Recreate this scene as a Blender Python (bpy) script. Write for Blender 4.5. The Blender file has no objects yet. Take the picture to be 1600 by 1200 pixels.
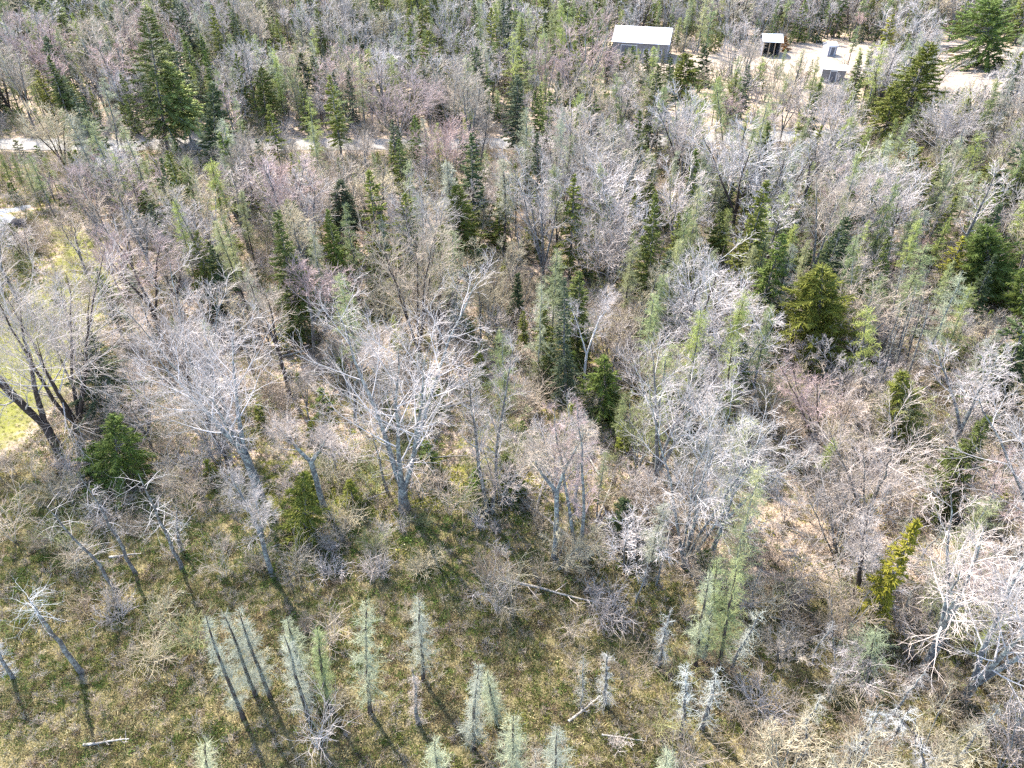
import bpy, math, random
import numpy as np
from mathutils import Vector, Matrix, Euler

# ------------------------------------------------------------------ camera, sky, sun, exposure
sc = bpy.context.scene
CAM_H, PITCH, FPX = 35.0, math.radians(37.4), 1110.0      # metres, below the horizon, focal length in photo pixels (1600 wide)
cam_d = bpy.data.cameras.new("camera"); cam = bpy.data.objects.new("camera", cam_d)
sc.collection.objects.link(cam); sc.camera = cam
cam.location = (0, 0, CAM_H); cam.rotation_euler = (math.pi / 2 - PITCH, 0, 0)
cam_d.sensor_width = 36.0; cam_d.lens = 36.0 * FPX / 1600.0
cam_d.clip_start = 0.5; cam_d.clip_end = 6000.0

SUN_FROM = Vector((-0.57, 0.82, 0.0)).normalized(); SUN_EL = math.radians(50)
world = bpy.data.worlds.new("World"); sc.world = world; world.use_nodes = True
wn = world.node_tree; wn.nodes.clear()
sky = wn.nodes.new("ShaderNodeTexSky"); sky.sky_type = 'NISHITA'; sky.sun_disc = False
sky.sun_elevation = SUN_EL; sky.sun_rotation = math.atan2(SUN_FROM.x, SUN_FROM.y)
bg = wn.nodes.new("ShaderNodeBackground"); bg.inputs["Strength"].default_value = 0.15
wo = wn.nodes.new("ShaderNodeOutputWorld")
wn.links.new(sky.outputs[0], bg.inputs[0]); wn.links.new(bg.outputs[0], wo.inputs[0])
sun_d = bpy.data.lights.new("sun", 'SUN'); sun_d.energy = 3.3; sun_d.angle = math.radians(0.6); sun_d.color = (1.0, 0.94, 0.85)
sun = bpy.data.objects.new("sun", sun_d); sc.collection.objects.link(sun)
sdir = Vector((SUN_FROM.x * math.cos(SUN_EL), SUN_FROM.y * math.cos(SUN_EL), math.sin(SUN_EL)))
sun.rotation_euler = sdir.to_track_quat('Z', 'Y').to_euler(); sun.location = (0, 0, 80)
sc.view_settings.view_transform = 'Standard'; sc.view_settings.look = 'None'
sc.view_settings.exposure = 2.66; sc.view_settings.gamma = 1.0; sc.view_settings.use_curve_mapping = False
sc.render.engine = 'CYCLES'
sc.cycles.use_denoising = False; sc.cycles.filter_width = 1.45
sc.cycles.max_bounces = 5; sc.cycles.diffuse_bounces = 3; sc.cycles.glossy_bounces = 1
sc.cycles.transmission_bounces = 1; sc.cycles.transparent_max_bounces = 2

# ------------------------------------------------------------------ helpers
CP = np.array([0, 0, CAM_H]); FWD = np.array([0, math.cos(PITCH), -math.sin(PITCH)]); UP = np.array([0, math.sin(PITCH), math.cos(PITCH)])
def at(px, py, z=0.0):
    """photo pixel -> the point of the place at height z that it shows"""
    d = FWD + (px - 800) / FPX * np.array([1.0, 0, 0]) - (py - 600) / FPX * UP
    k = (z - CAM_H) / d[2]
    return CP + d * k
def proj(P):
    P = np.asarray(P, float); d = P - CP
    w = d @ FWD
    return 800 + FPX * d[..., 0] / w, 600 - FPX * (d @ UP) / w, w
def height_for(P, ty):
    d = P - CP; k = (600 - ty) / FPX
    return (k * (d @ FWD) - d @ UP) / (UP[2] - k * FWD[2])
def gz(x, y):
    """ground relief, metres"""
    return 0.16 * np.sin(x * 0.21 + 1.3) * np.cos(y * 0.17) + 0.10 * np.sin(x * 0.53 + y * 0.41) + 0.07 * np.sin(x * 0.9 - y * 1.1 + 2) \
        + 0.5 * np.sin(y * 0.021 + x * 0.013) * np.clip((y - 110) / 100, 0, 1)
def inside(px, py, poly):
    """points inside a polygon (vectorised)"""
    c = np.zeros(np.shape(px), bool); n = len(poly)
    for i in range(n):
        x0, y0 = poly[i]; x1, y1 = poly[(i + 1) % n]
        if y0 == y1: continue
        c ^= ((y0 > py) != (y1 > py)) & (px < (x1 - x0) * (py - y0) / (y1 - y0) + x0)
    return c

def norm(v): return v / np.maximum(np.linalg.norm(v, axis=-1, keepdims=True), 1e-9)

class Geo:
    """collects tubes, boxes and leaves, builds ONE mesh"""
    def __init__(s): s.v = []; s.q = []; s.t = []; s.n = 0; s.a = []
    def add(s, v, q=None, t=None, a=0.0):
        v = np.asarray(v, float).reshape(-1, 3)
        s.v.append(v); s.a.append(np.broadcast_to(np.asarray(a, float).ravel() if np.ndim(a) else a, (len(v),)).astype(float))
        if q is not None and len(q): s.q.append(np.asarray(q, int) + s.n)
        if t is not None and len(t): s.t.append(np.asarray(t, int) + s.n)
        s.n += len(v)
    def tubes(s, P, R, k=3, a=0.0):
        P = np.asarray(P, float); R = np.asarray(R, float); N, M, _ = P.shape
        if N == 0: return
        T = norm(np.gradient(P, axis=1))
        ref = np.where(np.abs(T[:, :1, 2:3]) > 0.8, np.array([1.0, 0, 0]), np.array([0, 0, 1.0]))
        U = norm(np.cross(T, np.broadcast_to(ref, T.shape))); V = np.cross(T, U)
        ang = np.arange(k) * 2 * math.pi / k
        ring = P[:, :, None] + R[:, :, None, None] * (U[:, :, None] * np.cos(ang)[:, None] + V[:, :, None] * np.sin(ang)[:, None])
        i = np.arange(N)[:, None, None] * M * k; j = np.arange(M - 1)[None, :, None] * k; c = np.arange(k)[None, None]
        c2 = (c + 1) % k
        q = np.stack([i + j + c, i + j + c2, i + j + k + c2, i + j + k + c], -1).reshape(-1, 4)
        av = np.broadcast_to(a[:, :, None], (N, M, k)).ravel() if np.ndim(a) == 2 else a
        s.add(ring, q, a=av)
    def box(s, c, d, rz=0.0, a=0.0, M=None):
        x, y, z = [e / 2 for e in d]
        v = np.array([[-x, -y, -z], [x, -y, -z], [x, y, -z], [-x, y, -z], [-x, -y, z], [x, -y, z], [x, y, z], [-x, y, z]])
        cs, sn = math.cos(rz), math.sin(rz)
        v = v @ np.array([[cs, sn, 0], [-sn, cs, 0], [0, 0, 1]]) + np.array(c)
        s.add(v, [[0, 3, 2, 1], [4, 5, 6, 7], [0, 1, 5, 4], [1, 2, 6, 5], [2, 3, 7, 6], [3, 0, 4, 7]], a=a)
    def quads(s, c, u, w, a=0.0):
        """leaf diamonds: centres, half axes"""
        v = np.stack([c - u, c + w, c + u, c - w], 1); N = len(c)
        s.add(v, np.arange(N * 4).reshape(N, 4), a=np.repeat(a, 4) if np.ndim(a) else a)
    def mesh(s, name, mats, smooth=True, mat_idx=None):
        me = bpy.data.meshes.new(name)
        V = np.concatenate(s.v) if s.v else np.zeros((0, 3)); A = np.concatenate(s.a) if s.a else np.zeros(0)
        Q = np.concatenate(s.q) if s.q else np.zeros((0, 4), int); T = np.concatenate(s.t) if s.t else np.zeros((0, 3), int)
        me.vertices.add(len(V)); me.vertices.foreach_set("co", V.astype(np.float32).ravel())
        me.loops.add(Q.size + T.size); me.loops.foreach_set("vertex_index", np.concatenate([Q.ravel(), T.ravel()]).astype(np.int32))
        nf = len(Q) + len(T); me.polygons.add(nf)
        ls = np.concatenate([np.arange(len(Q)) * 4, Q.size + np.arange(len(T)) * 3]).astype(np.int32)
        me.polygons.foreach_set("loop_start", ls)
        me.polygons.foreach_set("use_smooth", np.full(nf, smooth))
        if mat_idx is not None: me.polygons.foreach_set("material_index", mat_idx.astype(np.int32))
        at_ = me.attributes.new("tone", 'FLOAT', 'POINT'); at_.data.foreach_set("value", A.astype(np.float32))
        for m in (mats if isinstance(mats, (list, tuple)) else [mats]): me.materials.append(m)
        me.update(calc_edges=True)
        return me
def merged(name, parts):
    """[(Geo, material)] -> one mesh with a slot for each"""
    g = Geo(); mi = []; ml = []
    qs = []; ts = []
    for i, (p, m) in enumerate(parts):
        off = g.n
        g.v += p.v; g.a += p.a; g.n += p.n
        q = np.concatenate(p.q) + off if p.q else np.zeros((0, 4), int)
        t = np.concatenate(p.t) + off if p.t else np.zeros((0, 3), int)
        qs.append((q, i)); ts.append((t, i)); ml.append(m)
    g.q = [q for q, _ in qs]; g.t = [t for t, _ in ts]
    mi = np.concatenate([np.full(len(q), i) for q, i in qs] + [np.full(len(t), i) for t, i in ts])
    return g.mesh(name, ml, mat_idx=mi)

COL = sc.collection
def link(name, data, parent=None, loc=(0, 0, 0)):
    o = bpy.data.objects.new(name, data); COL.objects.link(o); o.location = loc
    if parent: o.parent = parent
    return o
def thing(name, label, cat, loc=(0, 0, 0), rz=0.0, group=None):
    o = bpy.data.objects.new(name, None); COL.objects.link(o); o.location = loc; o.rotation_euler = (0, 0, rz)
    o.empty_display_size = 0.3
    o['label'] = label; o['category'] = cat
    if group: o['group'] = group
    return o

# ------------------------------------------------------------------ materials
def mat(name, rough=0.9, spec=0.15):
    m = bpy.data.materials.new(name); m.use_nodes = True; nt = m.node_tree
    b = nt.nodes["Principled BSDF"]; b.inputs["Roughness"].default_value = rough
    b.inputs["Specular IOR Level"].default_value = spec
    return m, nt, b
def N(nt, t, **kw):
    n = nt.nodes.new(t)
    for k, v in kw.items(): setattr(n, k, v)
    return n
def noise(nt, scale, detail=3.0, rough=0.6, coord='Object', vec=None):
    n = N(nt, "ShaderNodeTexNoise"); n.inputs["Scale"].default_value = scale; n.inputs["Detail"].default_value = detail
    n.inputs["Roughness"].default_value = rough
    if vec is None:
        tc = N(nt, "ShaderNodeTexCoord"); vec = tc.outputs[coord]
    nt.links.new(vec, n.inputs["Vector"])
    return n.outputs["Fac"]
def ramp(nt, fac, stops):
    r = N(nt, "ShaderNodeValToRGB"); e = r.color_ramp.elements
    while len(e) < len(stops): e.new(0.5)
    for el, (p, c) in zip(e, stops): el.position = p; el.color = (*c, 1) if len(c) == 3 else c
    nt.links.new(fac, r.inputs[0]); return r.outputs[0]
def mixc(nt, f, a, b, mode='MIX'):
    m = N(nt, "ShaderNodeMix", data_type='RGBA', blend_type=mode)
    for s, x in ((m.inputs[0], f), (m.inputs[6], a), (m.inputs[7], b)):
        if isinstance(x, (int, float)): s.default_value = x
        elif isinstance(x, tuple): s.default_value = (*x, 1)
        else: nt.links.new(x, s)
    return m.outputs[2]
def mth(nt, op, a, b=None, c=None, clamp=False):
    m = N(nt, "ShaderNodeMath", operation=op, use_clamp=clamp)
    for s, x in zip(m.inputs, (a, b, c)):
        if x is None: continue
        if isinstance(x, (int, float)): s.default_value = x
        else: nt.links.new(x, s)
    return m.outputs[0]
def attr(nt, name):
    a = N(nt, "ShaderNodeAttribute"); a.attribute_name = name; return a.outputs["Fac"]
def bump(nt, b, h, strength=0.5, dist=0.02):
    n = N(nt, "ShaderNodeBump"); n.inputs["Strength"].default_value = strength; n.inputs["Distance"].default_value = dist
    nt.links.new(h, n.inputs["Height"]); nt.links.new(n.outputs[0], b.inputs["Normal"])

def bark_mat(name, dark, pale, lichen, amount=0.5):
    m, nt, b = mat(name)
    n1 = noise(nt, 3.5, 6, 0.75); n2 = noise(nt, 14, 3)
    c = ramp(nt, n2, [(0.3, dark), (0.7, pale)])
    f = ramp(nt, n1, [(amount - 0.08, (0, 0, 0)), (amount + 0.1, (1, 1, 1))])
    c = mixc(nt, f, c, lichen)
    nt.links.new(c, b.inputs["Base Color"]); bump(nt, b, n2, 0.6, 0.03)
    return m
def tinted_mat(name, tip=(1.25, 1.25, 1.1), spread=0.45, trans=0.0, nscale=1.6):
    """colour of its own for each tree (object colour), mottled through the crown and lighter where the tips are fresh"""
    m, nt, b = mat(name, 0.75, 0.25)
    oi = N(nt, "ShaderNodeObjectInfo")
    n1 = noise(nt, nscale, 3)
    v = ramp(nt, n1, [(0.25, (1 - spread,) * 3), (0.75, (1 + spread * 0.8,) * 3)])
    ai = N(nt, "ShaderNodeAttribute", attribute_type='INSTANCER'); ai.attribute_name = "tint"
    au = N(nt, "ShaderNodeAttribute", attribute_type='INSTANCER'); au.attribute_name = "tinted"
    own = mixc(nt, au.outputs["Fac"], oi.outputs["Color"], ai.outputs["Color"])
    c = mixc(nt, 1.0, own, v, 'MULTIPLY')
    r = ramp(nt, oi.outputs["Random"], [(0.0, (0.85, 0.87, 0.87)), (0.5, (1.0, 1.0, 1.0)), (1.0, (1.13, 1.07, 1.0))])
    c = mixc(nt, 1.0, c, r, 'MULTIPLY')
    t = mixc(nt, attr(nt, "tone"), (1.0, 1.0, 1.0), tip)
    c = mixc(nt, 1.0, c, t, 'MULTIPLY')
    nt.links.new(c, b.inputs["Base Color"])
    if trans > 0:
        tr = N(nt, "ShaderNodeBsdfTranslucent"); nt.links.new(c, tr.inputs[0])
        mx = N(nt, "ShaderNodeMixShader"); mx.inputs[0].default_value = trans
        out = nt.nodes["Material Output"]
        nt.links.new(b.outputs[0], mx.inputs[1]); nt.links.new(tr.outputs[0], mx.inputs[2]); nt.links.new(mx.outputs[0], out.inputs[0])
    return m
M_BARK = bark_mat("grey bark", (0.045, 0.038, 0.034), (0.13, 0.115, 0.105), (0.27, 0.27, 0.24), 0.55)
M_BARK_DARK = bark_mat("dark brown bark", (0.025, 0.018, 0.016), (0.075, 0.058, 0.05), (0.18, 0.18, 0.15), 0.68)  # darker and browner than the grey bark, with less lichen
M_BARK_PALE = bark_mat("pale lichen bark", (0.05, 0.048, 0.048), (0.15, 0.148, 0.145), (0.32, 0.335, 0.30), 0.54)
M_BIRCH = bark_mat("white birch bark", (0.30, 0.28, 0.26), (0.60, 0.58, 0.55), (0.62, 0.60, 0.58), 0.5)
M_TWIG = tinted_mat("twig", (0.98, 0.92, 0.88), 0.25, 0.0, 0.7)
M_NEEDLE = tinted_mat("needles", (1.7, 1.65, 1.2), 0.5, 0.22, 1.8)
M_THREAD = tinted_mat("larch twigs and lichen", (1.1, 1.1, 1.05), 0.25, 0.25, 1.5)
M_LEAF = tinted_mat("small leaves", (1.3, 1.3, 1.1), 0.45, 0.25, 6.0)
M_LOG = bark_mat("weathered dead wood", (0.10, 0.088, 0.074), (0.23, 0.205, 0.175), (0.31, 0.29, 0.26), 0.55)

# ------------------------------------------------------------------ plant shapes
def sample(P, idx, t):
    """position and tangent at fraction t along polylines idx"""
    M = P.shape[1]; x = np.clip(t * (M - 1), 0, M - 1.001); i = x.astype(int); f = (x - i)[:, None]
    a = P[idx, i]; b = P[idx, i + 1]
    return a * (1 - f) + b * f, norm(b - a)
def branches(rng, P, R, n, t0, t1, ang, L, up=0.1, wig=0.15, seg=4, rr=0.6, rmin=0.008, rtip=None, flat=0.0, tpow=1.0):
    """n side branches on each polyline; L(t) gives length factor"""
    Np = len(P)
    idx = np.repeat(np.arange(Np), n)
    t = np.tile((np.arange(n) + 0.5) / n, Np) + rng.uniform(-0.5, 0.5, Np * n) / n
    t = t0 + (t1 - t0) * np.clip(t, 0, 1) ** tpow
    pos, tan = sample(P, idx, t)
    az = np.tile(np.arange(n) * 2.4, Np) + np.repeat(rng.uniform(0, 6.28, Np), n) + rng.normal(0, 0.35, Np * n)
    ref = np.where(np.abs(tan[:, 2:3]) > 0.9, np.array([1.0, 0, 0]), np.array([0, 0, 1.0]))
    u = norm(np.cross(tan, ref)); v = np.cross(tan, u)
    a = np.radians(rng.uniform(ang[0], ang[1], len(idx)))[:, None]
    side = u * np.cos(az)[:, None] + v * np.sin(az)[:, None]
    if flat: side[:, 2] *= (1 - flat); side = norm(side)
    d = norm(tan * np.cos(a) + side * np.sin(a))
    plen = np.linalg.norm(np.diff(P, axis=1), axis=2).sum(1)[idx]
    ln = L(t, plen) * rng.uniform(0.65, 1.25, len(idx))
    pts = [pos]; 
    for k in range(seg):
        pts.append(pts[-1] + d * (ln / seg)[:, None])
        d = norm(d + np.array([0, 0, up]) + rng.normal(0, wig, d.shape))
    C = np.stack(pts, 1)
    M = R.shape[1]; x = np.clip(t * (M - 1), 0, M - 1.001); i = x.astype(int)
    r0 = np.maximum(R[idx, i] * rr, rmin)
    rt = rmin * 0.6 if rtip is None else rtip
    RR = r0[:, None] * (1 - np.linspace(0, 1, seg + 1)) + rt * np.linspace(0, 1, seg + 1)
    return C, RR
def maple(seed, H, W, stems=4, fork=0.28, r0=None, detail=2, rmin=0.012, low=0.25, lean=(0, 0)):
    """bare hardwood: trunk, rising stems, limbs, fine twigs. Returns [stem Geos], crown Geo"""
    rng = np.random.default_rng(seed)
    r0 = r0 or H * 0.0155
    parts = []
    zf = fork * H
    lean = np.array([lean[0], lean[1], 0.0])
    if fork > 0.02:
        z = np.linspace(0, 1, 7); T = np.zeros((1, 7, 3)); T[0, :, 2] = -0.3 + (zf + 0.3) * z
        T[0, :, :2] += np.cumsum(rng.normal(0, 0.03, (7, 2)), 0) * H / 12; T[0, 0, :2] = 0
        T[0] += lean * (z * fork)[:, None] ** 1.3
        Rt = np.array([[1.5, 1.12, 1.0, 0.95, 0.9, 0.88, 0.86]]) * r0
        g = Geo(); g.tubes(T, Rt, 8, 0.0); parts.append(g); base = T[0, -1]
    else:
        base = np.array([0, 0, -0.25])
    m = 9; t = np.linspace(0, 1, m); S = []; Rs = []
    a0 = rng.uniform(0, 6.28)
    for i in range(stems):
        a = a0 + i * 2 * math.pi / stems + rng.normal(0, 0.3)
        re = W * (rng.uniform(0.16, 0.44) if stems > 1 else 0.05); ze = H * rng.uniform(0.78, 0.97)
        b = base.copy()
        if fork <= 0.02: b = b + np.array([math.cos(a), math.sin(a), 0]) * r0 * 0.9
        else: b[2] -= r0 * 1.2
        r = re * t ** rng.uniform(0.75, 1.25); z = b[2] + (ze - b[2]) * t
        w = np.cumsum(rng.normal(0, 0.012 * H, (m, 2)), 0) * t[:, None]
        P = np.stack([b[0] + r * math.cos(a) + w[:, 0], b[1] + r * math.sin(a) + w[:, 1], z], 1) + lean * t[:, None] ** 1.1
        k = (0.78 if fork > 0.02 else 0.9) / (1 + 0.16 * (stems - 1)) * rng.uniform(0.85, 1.15)
        if fork <= 0.02: k *= 1.15
        Rr = r0 * k * (1 - t) ** 0.9 + rmin * 1.3
        if fork <= 0.02: Rr[0] *= 1.5; Rr[1] *= 1.08
        S.append(P); Rs.append(Rr)
        g = Geo(); g.tubes(P[None], Rr[None], 6, 0.0); parts.append(g)
    S = np.array(S); Rs = np.array(Rs)
    cr = Geo()
    n1, n2, n3, n4 = {0: (7, 4, 5, 0), 1: (8, 6, 7, 0), 2: (9, 5, 5, 3), 3: (10, 6, 5, 3)}[detail]
    n1 = max(4, int(n1 * (1.5 if stems < 3 else 1.0 if stems < 5 else 0.8)))
    B1, R1 = branches(rng, S, Rs, n1, low, 0.97, (28, 60), lambda t, pl: W * 0.46 * (1.12 - 0.70 * t), up=0.10, wig=0.075, seg=5, rr=0.42, rmin=rmin * 1.5)
    B2, R2 = branches(rng, B1, R1, n2, 0.2, 0.98, (25, 56), lambda t, pl: pl * (0.66 - 0.25 * t), up=0.07, wig=0.11, seg=3, rr=0.5, rmin=rmin * 1.05)
    B3, R3 = branches(rng, B2, R2, n3, 0.15, 1.0, (22, 50), lambda t, pl: pl * (0.62 - 0.2 * t), up=0.06, wig=0.12, seg=2, rr=0.65, rmin=rmin * 0.85)
    cr.tubes(B1, R1, 4, 0.15); cr.tubes(B2, R2, 3, 0.45); cr.tubes(B3, R3, 3, 0.8)
    if n4:
        B4, R4 = branches(rng, B3, R3, n4, 0.2, 1.0, (18, 42), lambda t, pl: np.maximum(pl * 0.55, 0.25), up=0.05, wig=0.2, seg=1, rr=0.7, rmin=rmin * 0.62)
        cr.tubes(B4, R4, 3, 1.0)
    return parts, cr
def spikes(g, pos, d, ln, r, tone, k=3):
    P = np.stack([pos, pos + d * ln[:, None]], 1)
    R = np.stack([r, r * 0.15], 1)
    T = np.stack([tone * 0, tone], 1)
    g.tubes(P, R, k, T)
def spruce(seed, H, W, nb=90, per=16, base=0.12, droop=0.12, gap=0.1, rs=0.045, power=0.85, trunk_r=None, lump=0.25, one=1.0, nmax=3300):
    """conifer: trunk, whorled boughs, needled twigs"""
    rng = np.random.default_rng(seed)
    z = np.linspace(0, 1, 9); T = np.zeros((1, 9, 3)); T[0, :, 2] = -0.3 + (H + 0.3) * z
    T[0, :, :2] = np.cumsum(rng.normal(0, 0.004 * H, (9, 2)), 0) * z[:, None]
    tr = trunk_r or H * 0.0125
    Rt = (tr * (1 - z) ** 0.85 + 0.01)[None]; Rt[0, 0] *= 1.35
    tg = Geo(); tg.tubes(T, Rt, 7, 0.0)
    f = base + (1 - base) * (np.arange(nb) + rng.uniform(0, 1, nb)) / nb
    f = np.sort(f); f = f[rng.uniform(0, 1, nb) > gap]; n = len(f)
    az = np.arange(n) * 2.4 + rng.normal(0, 0.4, n)
    u = (f - base) / (1 - base)
    prof = np.minimum(1, 0.55 + u * 3.2) * (1 - u) ** power + 0.04
    side = 1 + lump * np.sin(az * 1 + seed) + rng.normal(0, 0.24, n)
    L = W * 0.5 * prof * np.clip(side, 0.35, 1.6)
    pos, _ = sample(T, np.zeros(n, int), f)
    el = np.radians(-12 + 45 * u + rng.normal(0, 7, n))
    d = np.stack([np.cos(az) * np.cos(el), np.sin(az) * np.cos(el), np.sin(el)], 1)
    pts = [pos]; seg = 4
    for k in range(seg):
        pts.append(pts[-1] + d * (L / seg)[:, None])
        d = norm(d + np.array([0, 0, -droop if k < 2 else droop * 0.9]) + rng.normal(0, 0.05, d.shape))
    B = np.stack(pts, 1)
    RB = np.linspace(1, 0.25, seg + 1)[None] * (0.012 + L * 0.010)[:, None]
    bg_ = Geo(); bg_.tubes(B, RB, 3, 0.0)
    cr = Geo()
    cnt = per * np.maximum(L, 0.3) + 2; kk = min(1.0, nmax / cnt.sum()); cnt = np.maximum(3, (cnt * kk).astype(int)); rs = rs / kk ** 0.35; one = one / kk ** 0.25
    idx = np.repeat(np.arange(n), cnt); m = len(idx)
    t = rng.uniform(0.08, 1.0, m) ** 0.8
    p, tan = sample(B, idx, t)
    sd = norm(np.cross(tan, np.array([0, 0, 1.0]))) * rng.choice([-1, 1], m)[:, None]
    dd = norm(tan * rng.uniform(0.45, 1.0, (m, 1)) + sd * rng.uniform(0.15, 1.0, (m, 1)) + np.array([0, 0, 1.0]) * rng.normal(-0.12, 0.28, (m, 1)))
    ln = (0.12 + 0.26 * (1 - t) * np.minimum(L[idx], 1.6)) * rng.uniform(0.6, 1.4, m) + 0.06
    spikes(cr, p, dd, ln * one, np.full(m, rs) * rng.uniform(0.7, 1.3, m), rng.uniform(0, 1, m) ** 2)
    # leader tuft
    k = 14; a = rng.uniform(0, 6.28, k); zz = rng.uniform(0.94, 1.0, k) * H
    spikes(cr, np.stack([T[0, -1, 0] + 0 * a, T[0, -1, 1] + 0 * a, zz], 1), norm(np.stack([np.cos(a), np.sin(a), np.full(k, 1.2)], 1)), np.full(k, 0.22), np.full(k, rs * 0.8), np.full(k, 0.8))
    return tg, bg_, cr
def larch(seed, H, W, nb=90, per=22, base=0.15, r=0.006, trunk_r=None, ln0=0.28, lean=0.0, power=0.6, crook=0.004, nmax=3600):
    """slim pole with a haze of fine twigs"""
    rng = np.random.default_rng(seed)
    z = np.linspace(0, 1, 9); T = np.zeros((1, 9, 3)); T[0, :, 2] = -0.3 + (H + 0.3) * z
    T[0, :, :2] = np.cumsum(rng.normal(0, crook * H, (9, 2)), 0) * z[:, None] ** 0.5; T[0, 0, :2] = 0
    tr = trunk_r or H * 0.0095
    Rt = (tr * (1 - z) ** 0.7 + 0.012)[None]; Rt[0, 0] *= 1.4
    tg = Geo(); tg.tubes(T, Rt, 6, 0.0)
    f = base + (0.99 - base) * rng.uniform(0, 1, nb) ** 0.9
    az = rng.uniform(0, 6.28, nb); u = (f - base) / (1 - base)
    L = W * 0.5 * ((1 - u) ** power * 0.85 + 0.15) * rng.uniform(0.4, 1.3, nb) * np.minimum(1, 0.5 + 2.5 * u)
    pos, _ = sample(T, np.zeros(nb, int), f)
    el = np.radians(rng.normal(2, 16, nb))
    d = np.stack([np.cos(az) * np.cos(el), np.sin(az) * np.cos(el), np.sin(el)], 1)
    pts = [pos]
    for k in range(3):
        pts.append(pts[-1] + d * (L / 3)[:, None]); d = norm(d + rng.normal(0, 0.14, d.shape) + np.array([0, 0, -0.05]))
    B = np.stack(pts, 1)
    cr = Geo(); cr.tubes(B, np.linspace(1, 0.3, 4)[None] * (0.008 + 0.006 * L)[:, None] * max(1, r / 0.008), 3, 0.0)
    cnt = per * L + 1; cnt = np.maximum(2, (cnt * min(1.0, nmax / cnt.sum())).astype(int)); idx = np.repeat(np.arange(nb), cnt); m = len(idx)
    t = rng.uniform(0.05, 1.0, m); p, tan = sample(B, idx, t)
    dd = norm(tan * 0.5 + rng.normal(0, 0.75, (m, 3)))
    ln = ln0 * rng.uniform(0.4, 1.4, m)
    w_ = norm(np.cross(dd, rng.normal(0, 1, (m, 3)))) * (r * 0.95) * rng.uniform(0.7, 1.4, (m, 1)); hl = ln[:, None] * 0.5
    cr.quads(p + dd * hl, dd * hl, w_, rng.uniform(0, 1, m))
    return tg, cr
def deadspruce(seed, H, W, nb=60, base=0.1, crook=0.008, tufts=14, trunk_r=None, r=0.012):
    """dead lichen-bearded conifer: crooked stem, short drooping bent branches, shaggy lichen"""
    rng = np.random.default_rng(seed)
    z = np.linspace(0, 1, 10); T = np.zeros((1, 10, 3)); T[0, :, 2] = -0.3 + (H + 0.3) * z
    T[0, :, :2] = np.cumsum(rng.normal(0, crook * H, (10, 2)), 0); T[0, :, :2] -= T[0, 0, :2]
    tr = trunk_r or H * 0.012
    Rt = (tr * (1 - z) ** 0.7 + 0.015)[None]; Rt[0, 0] *= 1.5
    tg = Geo(); tg.tubes(T, Rt, 6, 0.0)
    f = base + (0.98 - base) * rng.uniform(0, 1, nb); az = rng.uniform(0, 6.28, nb)
    L = W * 0.5 * rng.uniform(0.3, 1.3, nb) * (1.05 - 0.6 * f if base < 0.3 else 1.0)
    pos, _ = sample(T, np.zeros(nb, int), f); el = np.radians(rng.normal(5, 22, nb))
    d = np.stack([np.cos(az) * np.cos(el), np.sin(az) * np.cos(el), np.sin(el)], 1); pts = [pos]
    for k in range(4):
        pts.append(pts[-1] + d * (L / 4)[:, None]); d = norm(d + rng.normal(0, 0.16, d.shape) + np.array([0, 0, -0.12]))
    B = np.stack(pts, 1); RB = np.linspace(1, 0.3, 5)[None] * (0.007 + 0.005 * L)[:, None]
    cr = Geo(); cr.tubes(B, RB, 3, 0.3)
    B2, R2 = branches(rng, B, RB, 6, 0.15, 1.0, (30, 75), lambda t, pl: pl * 0.5, up=-0.03, wig=0.2, seg=2, rr=0.5, rmin=r * 0.42)
    cr.tubes(B2, R2, 3, 0.5)
    if tufts:
        m = nb * tufts; idx = rng.integers(0, len(B2), m); p, tan = sample(B2, idx, rng.uniform(0, 1, m))
        dd = norm(rng.normal(0, 1, (m, 3)) + np.array([0, 0, -0.5]))
        P = np.stack([p, p + dd * rng.uniform(0.06, 0.24, (m, 1))], 1)
        cr.tubes(P, np.tile([r * 0.42, r * 0.2], (m, 1)), 3, 1.0)
    return tg, cr
def shrub(seed, H, W, stems=9, n2=5, n3=4, r=0.011):
    rng = np.random.default_rng(seed)
    S = []; Rs = []; t = np.linspace(0, 1, 5)
    for i in range(stems):
        a = i * 2.4 + rng.normal(0, 0.5); re = W * 0.5 * rng.uniform(0.2, 1); ze = H * rng.uniform(0.5, 1)
        P = np.stack([re * t ** 0.9 * math.cos(a), re * t ** 0.9 * math.sin(a), -0.1 + ze * t ** 0.85], 1) + np.cumsum(rng.normal(0, 0.04 * H, (5, 3)), 0) * t[:, None]
        S.append(P); Rs.append(r * 1.8 * (1 - 0.6 * t))
    S = np.array(S); Rs = np.array(Rs); g = Geo(); g.tubes(S, Rs, 3, 0.1)
    B, R = branches(rng, S, Rs, n2, 0.2, 1, (25, 60), lambda t, pl: pl * 0.5, up=0.05, wig=0.2, seg=3, rr=0.7, rmin=r)
    g.tubes(B, R, 3, 0.5)
    B2, R2 = branches(rng, B, R, n3, 0.2, 1, (25, 60), lambda t, pl: pl * 0.5, up=0.05, wig=0.2, seg=1, rr=0.7, rmin=r * 0.7)
    g.tubes(B2, R2, 3, 0.9)
    return g
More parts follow.
